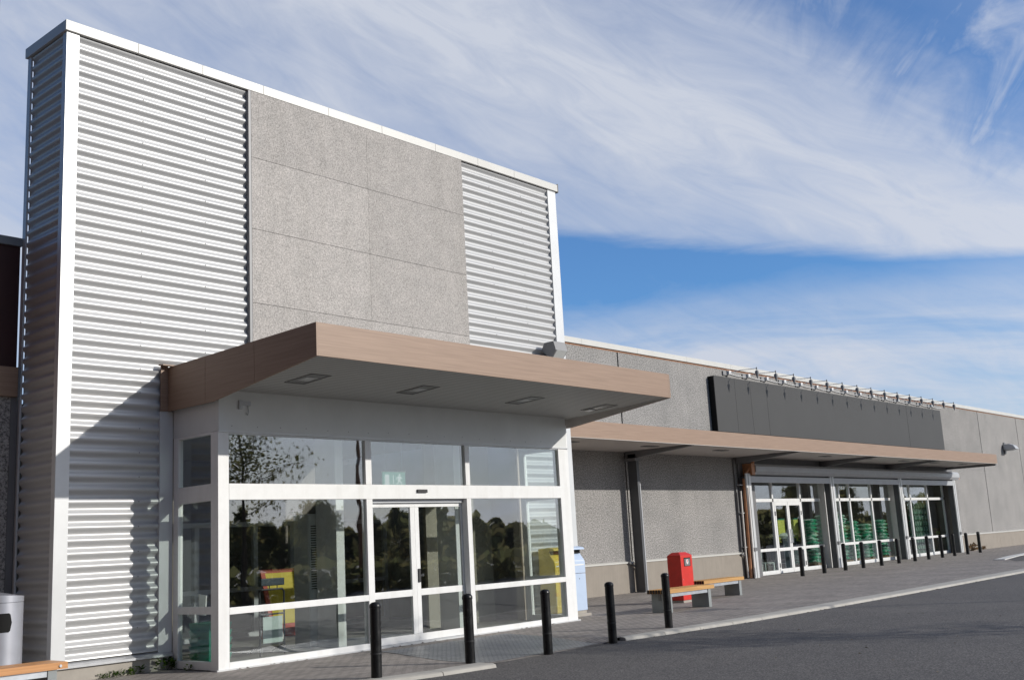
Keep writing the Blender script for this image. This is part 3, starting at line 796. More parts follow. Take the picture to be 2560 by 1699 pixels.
B(20.335, 20.375, 3.590, 3.599, .0, 3.3).build('lit_edge_strip', M['steel_lt'], Po)  # lighter strip paints sunlight onto the post's front edge
m = MB(); m.box(20.1, 20.44, 3.54, 4.02, .0, .015); m.build('base_plate', M['steel'], Po)

# ------------------------------------------------------------------ dark sign
G = thing('sign_board', (37,YW-.25,6.2), 'long blank dark grey sign board on the wall above the long canopy', 'sign')
j = [25.83, 27.28, 28.42, 29.66, 32.6, 35.5, 38.4, 41.2, 43.5, 48.0]
m = MB()
for a, b in zip(j, j[1:]): 
    g_ = .012 if b in (27.28, 28.42) or a in (27.28, 28.42) else .0005
    if b == 43.5 or a == 43.5: g_ = .02
    m.box(a, b-g_, YW-.25, YW-.22, 5.20, 7.2)
m.build('face', M['sign'], G)
B(25.84, 47.98, YW-.219, YW-.0, 5.21, 7.19).build('casing', M['hole'], G)
def sign_light(first=[None]):
    t = thing('sign_light', (0,0,0), None, None, 'lamps on arms along the top of the dark sign')
    B(-.16, .0, YW-.14, YW-.0, 7.36, 7.50).build('wall_box', M['white'], t, bevel=.01)
    B(-.44, -.16, YW-.05, YW-.002, 7.33, 7.48).build('mount_plate', M['steel_mid'], t)
    MB().tube([(0,YW-.13,7.45),(0,YW-.5,7.47),(0,YW-1.16,7.44)], .011, 8).build('arm', M['galv'], t)
    m = MB(); m.lathe([(.0,.06),(.02,.03),(.026,0),(.02,-.03),(.0,-.06)], (0,YW-1.18,7.44), 12)
    m.build('joint', M['steel_mid'], t, smooth=True)
    m = MB(); m.lathe([(.02,-.05),(.07,-.09),(.078,-.14),(.04,-.26),(.015,-.36)], (0,YW-1.18,7.43), 12)
    m.build('lamp_head', M['steel_mid'], t, smooth=True)
    pts = [(.02+1.41*k/6, YW-.04, 7.42-.05*math.sin(math.pi*k/6)) for k in range(7)]
    MB().tube(pts, .014, 6).build('cable', M['white'], t)
    return t
ords = ['first','second','third','fourth','fifth','sixth','seventh','eighth','ninth','tenth','eleventh','twelfth','thirteenth','fourteenth','fifteenth']
t0 = sign_light()
for i in range(15):
    t = t0 if i == 0 else copy_tree(t0)
    t.location = (27.32+i*1.434, 0, 0)
    t['label'] = f'{ords[i]} lamp on an arm from the left along the top of the dark sign'; t['category'] = 'lamp'

# ------------------------------------------------------------------ shop front
Q = thing('shop_front', (38,4.4,0), 'white framed shop windows and double door under the long canopy', 'shopfront')
GY = 4.42
def qb(x0, x1, z0, z1, n, y0=GY-.05, y1=GY+.05, par=Q, mat='white'): return B(x0, x1, y0, y1, z0, z1).build(n, M[mat], par, bevel=.004)
vert = [28.62, 30.30, 32.60, 34.45, 36.2, 37.22, 39.5, 41.70, 43.2, 44.0, 46.22, 48.42]
for x in vert:
    post = x in (34.45, 41.70)
    z0 = gz(x)
    if x in (30.30, 32.60):
        qb(x-.06, x+.06, z0, 2.72, 'mullion'); qb(x-.05, x+.05, 2.845, 3.6, 'mullion')
    elif post:
        qb(x-.05, x+.13, z0, 3.6, 'post', GY-.25, GY+.05)
    else:
        qb(x-.055, x+.055, z0, 2.72, 'mullion'); qb(x-.05, x+.05, 2.845, 3.6, 'mullion')
for a, b in zip(vert, vert[1:]):
    dr = (a == 30.30)
    xa, xb = a+(.132 if a in (34.45, 41.70) else .06), b-.06
    z0 = gz(a)
    qb(a-.055 if a == 28.62 else xa, xb, 2.722, 2.843, 'transom')
    if not dr:
        qb(xa, xb, .88, .985, 'middle_rail'); qb(xa, xb, z0+.0, z0+.14, 'bottom_rail')
        pane(xa, xb, z0+.14, .88, GY, Q); pane(xa, xb, .985, 2.722, GY, Q)
    pane(xa, xb, 2.843, 3.6, GY, Q)
for x0, x1, hs in ((30.362, 31.44, 1), (31.46, 32.538, -1)):
    d = thing('door', (x0-38, GY-4.4, 0), None, None); d.parent = Q
    z0 = gz(x0)+.01
    for a, b, c, e, n in ((x0, x0+.10, z0, 2.718, 'stile'), (x1-.10, x1, z0, 2.718, 'stile'), (x0+.10, x1-.10, 2.58, 2.718, 'top_rail'), (x0+.10, x1-.10, .86, .98, 'middle_rail'), (x0+.10, x1-.10, z0, z0+.16, 'bottom_rail')):
        B(a, b, GY-.06, GY+.0, c, e).build(n, M['white'], d, bevel=.003)
    pane(x0+.10, x1-.10, z0+.16, .86, GY-.03, d, 'door_pane'); pane(x0+.10, x1-.10, .98, 2.58, GY-.03, d, 'door_pane')
    hx = x1-.05 if hs > 0 else x0+.05
    MB().tube([(hx,GY-.06,1.15),(hx,GY-.12,1.15),(hx,GY-.12,1.65),(hx,GY-.06,1.65)], .013, 6).build('handle', M['galv'], d)
    for z in (.25, 2.2):
        hx = x0+.015 if hs > 0 else x1-.015
        B(hx-.03, hx+.03, GY-.075, GY-.061, z, z+.16).build('hinge', M['steel'], d)
# columns with shutter guides
for x0 in (27.28, 34.15, 41.25, 48.20):
    z0 = gz(x0)
    B(x0+.02, x0+.30, 3.80, 4.04, z0-.1, 3.6).build('column', M['column'], Q)
    B(x0, x0+.34, 3.745, 3.797, z0-.1, 3.72).build('shutter_guide', M['white_trim'], Q, bevel=.004)
    B(x0+.14, x0+.17, 3.738, 3.744, z0, 3.7).build('guide_slot', M['steel'], Q)
    B(x0+.05, x0+.26, 3.70, 3.7375, .96, 1.08).build('lock', M['steel'], Q)
B(27.63, 34.14, 3.75, 3.86, 3.40, 3.62).build('shutter_bar', M['steel_lt'], Q)
B(34.50, 41.24, 3.75, 3.86, 3.40, 3.62).build('shutter_bar', M['steel_lt'], Q)
B(41.60, 48.19, 3.75, 3.86, 3.40, 3.62).build('shutter_bar', M['steel_lt'], Q)
m = MB(); m.prism([(3.62,3.80),(3.70,3.68),(YW+.1,3.68),(YW+.1,4.07),(3.70,4.07),(3.62,3.98)], 'x', 27.85, 48.9); m.build('shutter_box', M['steel_lt'], Q, bevel=.01)
B(27.60, 27.849, 3.66, YW, 3.66, 4.08).build('shutter_motor', M['copper'], Q, bevel=.01)
B(27.6, 48.9, 3.97, YW-.003, 4.071, CB+.028).build('head_board', M['steel'], Q)
B(48.901, 49.1, 3.70, YW-.002, 3.72, 4.0).build('shutter_end', M['copper'], Q)
B(27.5, 49.0, 3.90, GY+.4, 3.605, 3.675).build('lintel', M['steel'], Q)
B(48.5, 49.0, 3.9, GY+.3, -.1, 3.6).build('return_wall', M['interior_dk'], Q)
B(27.28, 27.62, 4.03, GY+.3, 3.601, CB+.02).build('head_filler', M['steel'], Q)
B(27.30, 28.55, 4.13, GY+.3, -.1, 3.6).build('return_wall', M['steel'], Q)
m = MB()
for y in (6.2, 9.0, 12.0):
    for x in range(29, 48, 3): m.box(x, x+2.2, y, y+.08, 4.28, 4.32)
m.build('strip_lamps', M['tube_light'], Q)

# goods inside
def pillow(x, y, z, w=.62, d=.42, h=.16):
    m = MB(); nx, ny = 8, 6; vs = []; fs = []
    for s in (1, -1):
        for i in range(nx+1):
            for k in range(ny+1):
                u, v = 2*i/nx-1, 2*k/ny-1
                b = max(0, (1-u**4))*max(0, (1-v**4))
                vs.append((x+u*w/2*(1-.05*v*v), y+v*d/2*(1-.05*u*u), z+h/2+s*h/2*b**.5))
    q = (nx+1)*(ny+1)
    for s in (0, 1):
        for i in range(nx):
            for k in range(ny):
                a = s*q+i*(ny+1)+k; f = (a, a+ny+1, a+ny+2, a+1)
                fs.append(f if s == 0 else f[::-1])
    m.add(vs, fs); return m
bag0 = pillow(0, 0, 0).build('peat_bag', M['bag'], None, smooth=True, recalc=False)
stacks = [(34.65, 5.1, 12, 'behind the post right of the shop doors'), (33.9, 5.5, 4, 'low on the floor right of the doors'), (36.15, 5.2, 13, 'against the dark pier, tallest in the shop'), (37.5, 5.1, 13, 'at the left of the middle shop window'),
          (38.75, 5.1, 11, 'left of centre in the middle shop window'), (40.0, 5.1, 10, 'right of centre in the middle window'), (40.75, 5.3, 10, 'close to the one right of centre'), (42.0, 5.2, 11, 'at the right of the middle shop window')]
first = True
for x, y, n, where in stacks:
    for i in range(n):
        o = bag0 if first else bag0.copy()
        if not first: COL.objects.link(o)
        first = False
        o.location = (x+random.uniform(-.04, .04), y+random.uniform(-.04, .04), .21+i*.152)
        o.rotation_euler = (0, random.uniform(-.04, .04), random.uniform(-.1, .1)+(math.pi if i % 2 else 0))
        o.scale = (1.25, 1.2, 1)
        tag(o, 'green printed bag in the stack '+where, 'bag', 'green peat bags: stack '+where)
    p = thing('pallet', (x, y, .075), 'pallet under green bags '+where, 'pallet', 'pallets under the bag stacks')
    m = MB()
    for k in range(5): m.box(x-.42, x+.42, y-.33+k*.145, y-.24+k*.145, .175, .2)
    m.build('deck', M['cardboard'], p)
    m = MB()
    for k in (-.36, 0, .30): m.box(x+k, x+k+.07, y-.32, y+.32, .076, .174)
    m.build('bearers', M['cardboard'], p)
g = thing('peat_bag', (33.3, 5.6, 1.2), 'pale bag slumped over the top of the dark stand right of the shop doors', 'bag')
pillow(33.35, 5.7, 1.27, 1.5, .6, .28).build('body', M['sheet'], g, smooth=True, recalc=False)
B(32.75, 33.95, 5.4, 6.0, .076, 1.30).build('stand', M['navy'], None)
tag(bpy.data.objects['stand'], 'dark display stand under the slumped pale bag right of the shop doors', 'stand')
def pack():
    m = MB(); r = .052
    for i in range(6):
        for k in range(2):
            m.lathe([(.03,0),(r,.01),(r,.17),(.018,.25),(.018,.28)], (-.29+i*.116, -.06+k*.116, 0), 8)
    return m.build('bottle_pack', M['bottles'], None, smooth=True)
pk0 = pack(); first = True
for x, y, n, where in ((44.75, 5.2, 9, 'at the left of the right-hand shop window'), (46.15, 5.2, 9, 'in the centre of the right-hand shop window'), (46.85, 5.25, 9, 'close right of the central bottle stack'), (47.75, 5.3, 9, 'at the right of the right-hand shop window')):
    for i in range(n):
        o = pk0 if first else pk0.copy()
        if not first: COL.objects.link(o)
        first = False
        o.location = (x+random.uniform(-.03, .03), y, .08+i*.285); o.rotation_euler = (0, 0, random.uniform(-.06, .06))
        tag(o, 'wrapped pack of green bottles '+where, 'bottle pack', 'packs of bottles: stack '+where)
g = thing('cardboard_box', (49.0, 5.1, .08), 'yellowish carton at the right end of the right-hand shop window', 'box')
B(48.3, 48.9, 4.95, 5.4, .076, 1.35).build('body', M['cardboard'], g, bevel=.01)
B(48.32, 48.88, 4.944, 4.9495, .9, 1.2).build('print', M['lime'], g)
for i, (x0, x1, lab) in enumerate(((32.67, 33.25, 'left one of two tall yellow-green curved panels behind the shop doors'), (33.82, 34.42, 'right one of two tall yellow-green curved panels behind the shop doors'))):
    g = thing('yellow_banner', (x0, 6.3, 1.2), lab, 'panel', 'yellow-green panels behind the shop doors')
    m = MB(); n = 10; f = []; b = []
    for k in range(n+1):
        t = k/n; z = 1.2+.85*t; b.append((x1-.12*(1-sm(t*1.7)), z))
    poly = [(x0, 1.2)]+b+[(x0, 2.05)]
    m.prism(poly, 'y', 5.50, 5.53); m.build('face', M['lime'], g)
    B(x0, x1+.05, 5.46, 5.56, 1.165, 1.198).build('foot_rail', M['lime'], g)
    B(x0, x1, 5.49, 5.54, 2.052, 2.10).build('top_edge', M['green'], g)
    m = MB(); m.box(x0+.1, x0+.16, 5.49, 5.55, .076, 1.16); m.box(x1-.16, x1-.10, 5.49, 5.55, .076, 1.16); m.build('legs', M['navy'], g)
g = thing('garden_chair', (30.35, 5.0, .075), 'white slatted garden chair behind the glass left of the shop doors', 'chair')
for x, h in ((29.98, .86), (30.66, .86)):
    B(x, x+.06, 5.30, 5.36, .076, h).build('leg', M['chair'], g); B(x, x+.06, 4.78, 4.84, .076, .42).build('leg', M['chair'], g)
m = MB()
for k in range(7): m.box(30.07+k*.085, 30.12+k*.085, 5.31, 5.335, .48, .84)
m.build('backrest', M['chair'], g)
B(29.98, 30.72, 5.295, 5.36, .841, .90).build('top_rail', M['chair'], g)
m = MB()
for k in range(6): m.box(29.98, 30.72, 4.78+k*.09, 4.85+k*.09, .42, .45)
m.build('seat', M['chair'], g)

# ------------------------------------------------------------------ drain pipes
g = thing('drain_pipe', (27.25,YW-.15,2), 'copper and cream drain pipe running down the wall left of the shop doors', 'pipe')
MB().tube([(27.95,YW-.34,4.24),(27.90,YW-.34,4.12),(27.36,YW-.26,3.66),(27.30,YW-.25,3.52),(27.22,YW-.25,.9),(27.16,YW-.25,.03)], .06, 10).build('downpipe', M['copper'], g, smooth=True)
MB().tube([(27.08,YW-.20,3.1),(27.04,YW-.20,.92),(27.06,YW-.20,.05)], .032, 8).build('light_pipe', M['pipe'], g, smooth=True)
MB().tube([(27.34,YW-.36,3.2),(27.24,YW-.36,.05)], .035, 8).build('light_pipe', M['pipe'], g, smooth=True)
for z in (1.1, 2.3, 3.3): B(27.05, 27.45, YW-.22, YW-.09, z, z+.03).build('clamp', M['steel_lt'], g)
g = thing('wall_shadow_strip', (27.0,YW-.1,2), 'narrow dark strip painted as a shadow between the pebbled wall and the drain pipe', 'shadow_strip')
B(27.0, 27.09, YW-.07, YW-.002, ZP+.04, 4.25).build('shaft', M['steel'], g)  # dark strip standing in for a shadow on the wall
g = thing('hose_bracket', (20.3,YW-.1,.8), 'short dark pipe bend running from the flashing to the canopy post', 'pipe')
MB().tube([(20.0,YW-.12,.90),(20.12,YW-.14,.86),(20.42,YW-.16,.72),(20.45,YW-.16,.1)], .035, 8).build('bend', M['steel'], g, smooth=True)
g = thing('hose_bracket', (27.0,YW-.1,.8), 'short dark pipe bend below the flashing beside the drain pipe', 'pipe')
MB().tube([(26.85,YW-.12,.88),(27.0,YW-.14,.84),(27.08,YW-.16,.70),(27.10,YW-.16,.1)], .035, 8).build('bend', M['steel'], g, smooth=True)
# wall lamp far right
g = thing('wall_lamp', (58.3,YW,5.7), 'small grey hooded wall lamp on the pebbled wall right of the canopy end', 'lamp')
m = MB(); m.prism([(-.75+YW,5.52),(-.62+YW,5.74),(-.38+YW,5.84),(YW-.05,5.84),(YW-.05,5.52)], 'x', 58.0, 58.6); m.build('hood', M['steel_lt'], g, bevel=.04)
B(58.08, 58.52, YW-.6, YW-.1, 5.46, 5.519).build('lens', M['lamp_lens'], g)
B(58.2, 58.5, YW-.06, YW-.001, 5.3, 5.95).build('mount', M['steel'], g)

# ------------------------------------------------------------------ bollards
def bollard():
    t = thing('bollard', (0,0,0), None, None)
    m = MB(); r = .073
    m.lathe([(r,-.1),(r,.86),(r*.985,.885),(r*.985,.892)], (0,0,0), 20); m.build('post', M['black'], t, smooth=True)
    m = MB(); m.lathe([(r*1.05,.893),(r*1.07,.905),(r*1.05,.93),(r*.9,.95),(r*.6,.965),(.0005,.972)], (0,0,0), 20); m.build('cap', M['black'], t, smooth=True)
    m = MB(); m.lathe([(r+.0006,.30),(r+.003,.302),(r+.003,.318),(r+.0006,.32)], (0,0,0), 20); m.build('band', M['dark'], t, smooth=True)
    return t
near = [(2.20,-4.53,'black bollard in front of the left porch pane, nearest the camera'), (3.91,-4.60,'black bollard at the kerb end in front of the sliding doors'), (5.53,-4.70,'black bollard on the asphalt before the right porch pane'),
        (7.18,-4.72,'black bollard at the kerb start, in front of the pebbled wall left of the bench'), (9.31,-4.42,'black bollard partly hiding the near bench and red bin')]
far = [27.95, 29.72, 31.55, 33.2, 35.0, 36.8, 38.6, 40.2, 41.9, 43.5, 45.3, 47.1]
t0 = bollard()
for i, (x, y, lab) in enumerate(near+[(x, 2.26+(x-27.9)*.012, f'black bollard, {ords[k]} from the left in the row before the shop windows') for k, x in enumerate(far)]):
    t = t0 if i == 0 else copy_tree(t0)
    t.location = (x, y, gz(x)+ramp_z(x, y)); t.rotation_euler = (random.uniform(-.008, .008), random.uniform(-.008, .012), random.uniform(0, 6))
    s = 1.0 if i < 5 else 1.03; t.scale = (s, s, s)
    tag(t, lab, 'bollard', 'bollards near the entrance' if i < 5 else 'bollards in front of the shop windows')

# ------------------------------------------------------------------ benches
def bench(x0, x1, y0, y1, top, lab, mat='plank'):
    z0 = gz(x0)
    t = thing('bench', ((x0+x1)/2, (y0+y1)/2, z0), lab, 'bench')
    n = 7; w = (y1-y0)/n; gap = .012
    for i in range(n):
        a = y0+i*w; m = MB(); m.box(x0, x1, a+(gap/2 if i else 0), a+w-gap/2, top-.085, top)
        m.mat(1); e = .0015; m.box(x0-e, x0, a+(gap/2 if i else 0)+.002, a+w-gap/2-.002, top-.083, top-.002)
        m.build('slat', [M[mat], M['plank_end']], t)
    for x in (x0+.13, x1-.25):
        B(x, x+.12, y0+.02, y1-.02, z0-.03, top-.086-.0).build('leg', M['legs'], t, bevel=.008)
    ym = (y0+y1)/2
    m = MB(); m.box(x0+.252, x1-.252, y0+.035, y0+.075, top-.165, top-.087); m.build('beam', M['galv'], t)
    m = MB(); m.box(x0+.252, x1-.252, y1-.075, y1-.035, top-.165, top-.087); m.build('beam', M['galv'], t)
    B(x0+.118, x0+.129, ym-.02, ym+.04, top-.24, top-.087).build('bracket', M['steel'], t)
    MB().lathe([(.012,-.004),(.014,.0),(.010,.006)], (0,0,0), 8)
    return t
bench(12.45, 14.45, -2.32, -1.82, .49, 'slatted wooden bench on concrete feet in front of the red bin')
bench(16.45, 18.47, -.82, -.32, .475, 'slatted wooden bench on concrete feet right of the red bin, by the wall')
t = bench(-3.0, -.70, -1.92, -1.40, .465, 'wooden bench whose end shows at the bottom left corner before the silver tower', 'plank2')
m = MB(); 
for k in range(10): pass
o = MB().tube([(-.80,-1.935,.42),(-.80,-1.919,.42)], .018, 10).build('bolt', M['galv'], t)

# ------------------------------------------------------------------ bins
g = thing('litter_bin', (15.78,-.58,0), 'tall red square litter bin with a black opening between the two benches', 'bin')
x0, x1, y0, y1 = 15.52, 16.05, -.78, -.38
m = MB(); m.box(x0, x1, y0, y1, .06, 1.145); m.build('body', M['red'], g, bevel=.012)
m = MB(); m.hexa([(x0,y0,1.146),(x1,y0,1.146),(x1,y1,1.146),(x0,y1,1.146),(x0+.12,y0+.12,1.22),(x1-.10,y0+.12,1.22),(x1-.10,y1-.08,1.22),(x0+.12,y1-.08,1.22)]); m.build('lid', M['red'], g, bevel=.006)
B(x0+.02, x1-.02, y0+.02, y1-.02, .0, .06).build('foot', M['plinth2'], g)
f = B(x0+.14, x0+.43, y0-.006, y0+.02, .875, 1.085).build('opening', M['hole'], g)
B(x0+.155, x0+.40, y0-.012, y0-.0065, .885, 1.06).build('flap', M['steel'], f)
m = MB(); m.prism([(x0+.275+.048*math.cos(k*math.pi/8), .985+.062*math.sin(k*math.pi/8)) for k in range(16)], 'y', y0-.016, y0-.0125); m.build('emblem', M['paper'], f)
m = MB(); m.prism([(x0+.255,.945),(x0+.265,.945),(x0+.275,.985),(x0+.295,.985),(x0+.30,1.02),(x0+.285,1.03),(x0+.265,1.0)], 'y', y0-.018, y0-.0165); m.build('figure', M['red'], f)
B(x0+.05, x0+.06, y0-.004, y0+.01, .55, .57).build('lock', M['galv'], g)

def recycling(x0, x1, y0, y1, mat, lab, top):
    g = thing('recycling_bin', ((x0+x1)/2, (y0+y1)/2, 0), lab, 'bin', 'recycling bins beside the porch')
    B(x0-.03, x1+.05, y0-.06, y1, -.02, .055).build('slab', M['plinth2'], g, bevel=.01)
    B(x0+.02, x1-.02, y0+.02, y1-.02, .055, .12).build('foot', M['plinth2'], g)
    B(x0, x1, y0, y1, .121, .92).build('door', M[mat], g, bevel=.012)
    m = MB(); m.prism([(y0,.93),(y1,.93),(y1,top-.06),(y0+.16,top-.06),(y0+.13,top-.16),(y0+.02,top-.30),(y0,top-.34)], 'x', x0, x1); m.build('hood', M[mat], g, bevel=.008)
    m = MB(); m.prism([(y0-.01,top-.075),(y1,top-.058),(y1,top-.02),(y0+.15,top),(y0+.02,top-.03)], 'x', x0-.008, x1+.008); m.build('lid', M[mat], g, bevel=.01)
    B(x0+.03, x1-.03, y0+.10, y0+.15, top-.155, top-.08).build('slot', M['hole'], g)
    m = MB(); m.hexa([(x0+.05,y0-.004,top-.42),(x1-.05,y0-.004,top-.42),(x1-.05,y0+.0,top-.42),(x0+.05,y0+.0,top-.42),(x0+.04,y0+.012,top-.31),(x1-.04,y0+.012,top-.31),(x1-.04,y0+.02,top-.31),(x0+.04,y0+.02,top-.31)]); m.build('sticker', M['paper'], g)
    B((x0+x1)/2-.01, (x0+x1)/2+.01, y0-.004, y0+.01, .80, .82).build('lock', M['dark'], g)
recycling(11.48, 11.95, -.55, -.10, 'blue', 'pale blue recycling bin with a white sticker at the right of the porch', 1.52)
recycling(10.88, 11.40, -.55, -.10, 'yellow', 'yellow recycling bin seen through the right porch glass', 1.52)

g = thing('litter_bin', (-.62,.15,0), 'silver round bin with a sloping lid at the left edge beside the tower', 'bin')
c = (-.655, .2, 0); r = .30
m = MB(); m.lathe([(r,.0),(r,1.20),(r-.01,1.204)], c, 40); m.build('body', M['silver'], g, smooth=True)
m = MB(); vs = []; n = 40
for k in range(n):
    a = 2*math.pi*k/n; vs.append((c[0]+(r+.004)*math.cos(a), c[1]+(r+.004)*math.sin(a), 1.206))
for k in range(n):
    a = 2*math.pi*k/n; vs.append((c[0]+(r+.004)*math.cos(a), c[1]+(r+.004)*math.sin(a), 1.30-.02*math.cos(a)))
vs.append((c[0], c[1], 1.345))
m.add(vs, [(k,(k+1)%n,(k+1)%n+n,k+n) for k in range(n)]+[(k+n,(k+1)%n+n,2*n) for k in range(n)]+[tuple(range(n))[::-1]])
m.build('lid', M['silver'], g, smooth=True)
def curved(w, z0, z1, rr, a0, mat, nm):
    m = MB(); k = 12; vs = []; fs = []
    for i in range(k+1):
        a = a0-w/2+w*i/k; h = .5*(z1-z0); zm = (z0+z1)/2
        u = abs(2*i/k-1); e = h*(1-.0*u) if u < .8 else h*math.sqrt(max(0, 1-((u-.8)/.2)**2)*.75+.25*0+.0001)
        vs += [(c[0]+rr*math.cos(a), c[1]+rr*math.sin(a), zm-e), (c[0]+rr*math.cos(a), c[1]+rr*math.sin(a), zm+e)]
    for i in range(k): fs.append((2*i, 2*i+2, 2*i+3, 2*i+1))
    m.add(vs, fs); return m.build(nm, M[mat], g, smooth=True)
curved(1.5, .10, 1.10, r+.003, rad(-100), 'silver', 'door'); curved(.85, .80, 1.06, r+.006, rad(-108), 'hole', 'opening')

# ------------------------------------------------------------------ weeds
def weed(x, y, s, n, lab, mat='weed', cat='weed'):
    m = MB(); rnd = random.Random(int(x*100)+5); z0 = gz(x)
    for i in range(n):
        a = rnd.uniform(0, 6.28); h = rnd.uniform(.02, 1)*s; q = rnd.uniform(0, 1)*s*.8
        px, py, pz = x+q*math.cos(a)*1.3, y-abs(q*math.sin(a))*.6, z0+h*.75+.01
        L_, w = rnd.uniform(.25, .55)*s, rnd.uniform(.1, .22)*s
        d = Vector((math.cos(a), math.sin(a)*.7, rnd.uniform(-.2, .7))).normalized(); u = d.cross(Vector((rnd.uniform(-.5, .5), rnd.uniform(-.5, .5), 1))).normalized()
        p = Vector((px, py, pz)); t = d.cross(u)*.06*s
        m.add([p, p+d*L_*.5+u*w+t, p+d*L_, p+d*L_*.5-u*w+t], [(0,1,2,3)])
    for i in range(max(3, n//10)):
        a = rnd.uniform(0, 6.28); m.tube([(x, y, z0), (x+s*.5*math.cos(a), y-.3*s*abs(math.sin(a)), z0+s*.7)], .003*max(1, s*4), 4)
    tag(m.build('weed', M[mat], None, recalc=False), lab, cat, 'weeds along the foot of the walls')
weed(1.0, -.03, .11, 46, 'low green weeds below the plinth of the silver tower, leftmost clump')
weed(1.28, -.03, .15, 40, 'broad leaved green weed at the shadow edge on the tower plinth')
weed(.80, -.03, .08, 40, 'small green weeds trailing along the tower plinth near the bench')
weed(1.83, -.06, .20, 46, 'green weed growing in the corner between tower plinth and porch')
weed(1.90, -.55, .10, 26, 'small weed at the foot of the porch side frame')
weed(50.6, YW-.12, .42, 60, 'dry brown weed at the foot of the far plinth beyond the bollards', 'weed_dry')
weed(52.2, YW-.12, .22, 60, 'low dry weeds trailing along the far plinth at the right', 'weed_dry')

# ------------------------------------------------------------------ trees across the car park (seen in the glass, and shading the asphalt)
def tree(x, y, h, cr, nleaf, leaf, lab, seed, mat='leaf', base=.4, limbs=9, grp=None):
    rnd = random.Random(seed); z0 = ROAD
    t = thing('tree', (x, y, z0), lab, 'tree', grp)
    m = MB(); m.tube([(x,y,z0-.1),(x+.05,y,z0+h*.3),(x-.04,y+.05,z0+h*.62),(x,y,z0+h*.93)], [h*.011, h*.009, h*.006, h*.0015], 8)
    tips = []
    for i in range(limbs):
        f = base+(.95-base)*i/limbs; a = i*2.4+rnd.uniform(-.4, .4); r = cr*(1.05-.75*((i/limbs)**1.4))*rnd.uniform(.75, 1.1)
        p0 = Vector((x, y, z0+h*f)); p2 = p0+Vector((r*math.cos(a), r*math.sin(a), r*rnd.uniform(.25, .7))); p1 = (p0+p2)/2+Vector((0, 0, -.05*r))
        m.tube([p0, p1, p2], [h*.004, h*.0025, h*.001], 5); 
        for k in range(4):
            q = p0.lerp(p2, .4+.2*k); e = q+Vector((rnd.uniform(-1, 1), rnd.uniform(-1, 1), rnd.uniform(-.2, .8)))*r*.35
            m.tube([q, e], [h*.002, h*.0008], 4); tips += [q, e, (q+e)/2]
        tips.append(p2)
    tips.append(Vector((x, y, z0+h)))
    m.build('trunk', M['bark'], t)
    m = MB()
    for i in range(nleaf):
        c = rnd.choice(tips); s = cr*(.20 if leaf < .2 else .16)
        p = c+Vector((rnd.gauss(0, s), rnd.gauss(0, s), rnd.gauss(0, s*.8)))
        d = Vector((rnd.uniform(-1, 1), rnd.uniform(-1, 1), rnd.uniform(-1, .4))).normalized(); u = d.cross(Vector((rnd.uniform(-1, 1), rnd.uniform(-1, 1), rnd.uniform(-1, 1)))).normalized()
        L_ = leaf*rnd.uniform(.7, 1.4); m.add([p, p+d*L_*.5+u*L_*.3, p+d*L_, p+d*L_*.5-u*L_*.3], [(0,1,2,3)])
    m.build('crown', M[mat], t, recalc=False)
tree(13.6, -17.4, 7.6, 1.75, 3600, .115, 'slender leafy tree reflected in the left porch window', 3, limbs=14)
for i, (x, y, h, cr, lab) in enumerate(((70, -34, 4.6, 1.4, 'tall tree reflected in the left shop window'), (92, -36, 6.6, 1.5, 'tall loose tree reflected at the left of the middle shop window'), (106, -33, 7.0, 1.6, 'tall loose tree reflected in the centre of the middle shop window'), (120, -33, 6.4, 1.5, 'tall tree reflected at the right of the middle shop window'), (136, -33, 6.8, 1.5, 'tall tree reflected in the right-hand shop window'), (44, -52, 5.5, 2.2, 'round tree reflected low in the left porch window'), (30, -60, 5.2, 2.4, 'bushy tree reflected left of the porch cabinet'))):
    tree(x, y, h, cr, 4200, .30, lab, 20+i, base=.3, limbs=12)
# far wood: one mass
rnd = random.Random(11); m = MB()
for i in range(210):
    f = i/209; a = rad(-30+f*125)
    R_ = rnd.uniform(120, 160); x, y = 10+R_*math.sin(a), -10-R_*math.cos(a)
    h = rnd.uniform(4.2, 7.2)*(1+.25*math.sin(i*.31))*(1-.45*sm((math.degrees(a)-46)/14)); w = rnd.uniform(2.4, 4.2)
    for k in range(230):
        z = h*rnd.random()**.8; r = w*(1.05-(z/h)**1.6)*math.sqrt(rnd.random()); b = rnd.uniform(0, 6.28)
        p = Vector((x+r*math.cos(b), y+r*math.sin(b), ROAD+z)); d = Vector((rnd.uniform(-1, 1), rnd.uniform(-1, 1), rnd.uniform(-1, 1))).normalized(); u = d.cross(Vector((rnd.uniform(-1, 1), rnd.uniform(-1, 1), rnd.uniform(-1, 1)))).normalized()
        L_ = rnd.uniform(.7, 1.7); m.add([p, p+d*L_*.5+u*L_*.45, p+d*L_, p+d*L_*.5-u*L_*.45], [(0,1,2,3)])
tag(m.build('far_wood', M['leaf_far'], None, recalc=False), 'dark belt of woodland reflected low in the glass', 'wood', None, 'stuff')
m = MB(); rnd = random.Random(31)
for i in range(9000):
    x = rnd.uniform(-12, 150); y = -21+rnd.uniform(-.7, .7)-.12*x*(x > 0); z = ROAD+rnd.uniform(0, 1.15)
    p = Vector((x, y, z)); d = Vector((rnd.uniform(-1, 1), rnd.uniform(-1, 1), rnd.uniform(-1, 1))).normalized(); u = d.cross(Vector((rnd.uniform(-1, 1), rnd.uniform(-1, 1), rnd.uniform(-1, 1)))).normalized()
    L_ = rnd.uniform(.3, .7); m.add([p, p+d*L_*.5+u*L_*.5, p+d*L_, p+d*L_*.5-u*L_*.5], [(0,1,2,3)])
tag(m.build('hedge', M['leaf_far'], None, recalc=False), 'long low hedge across the car park, reflected in the glass', 'hedge', None, 'stuff')
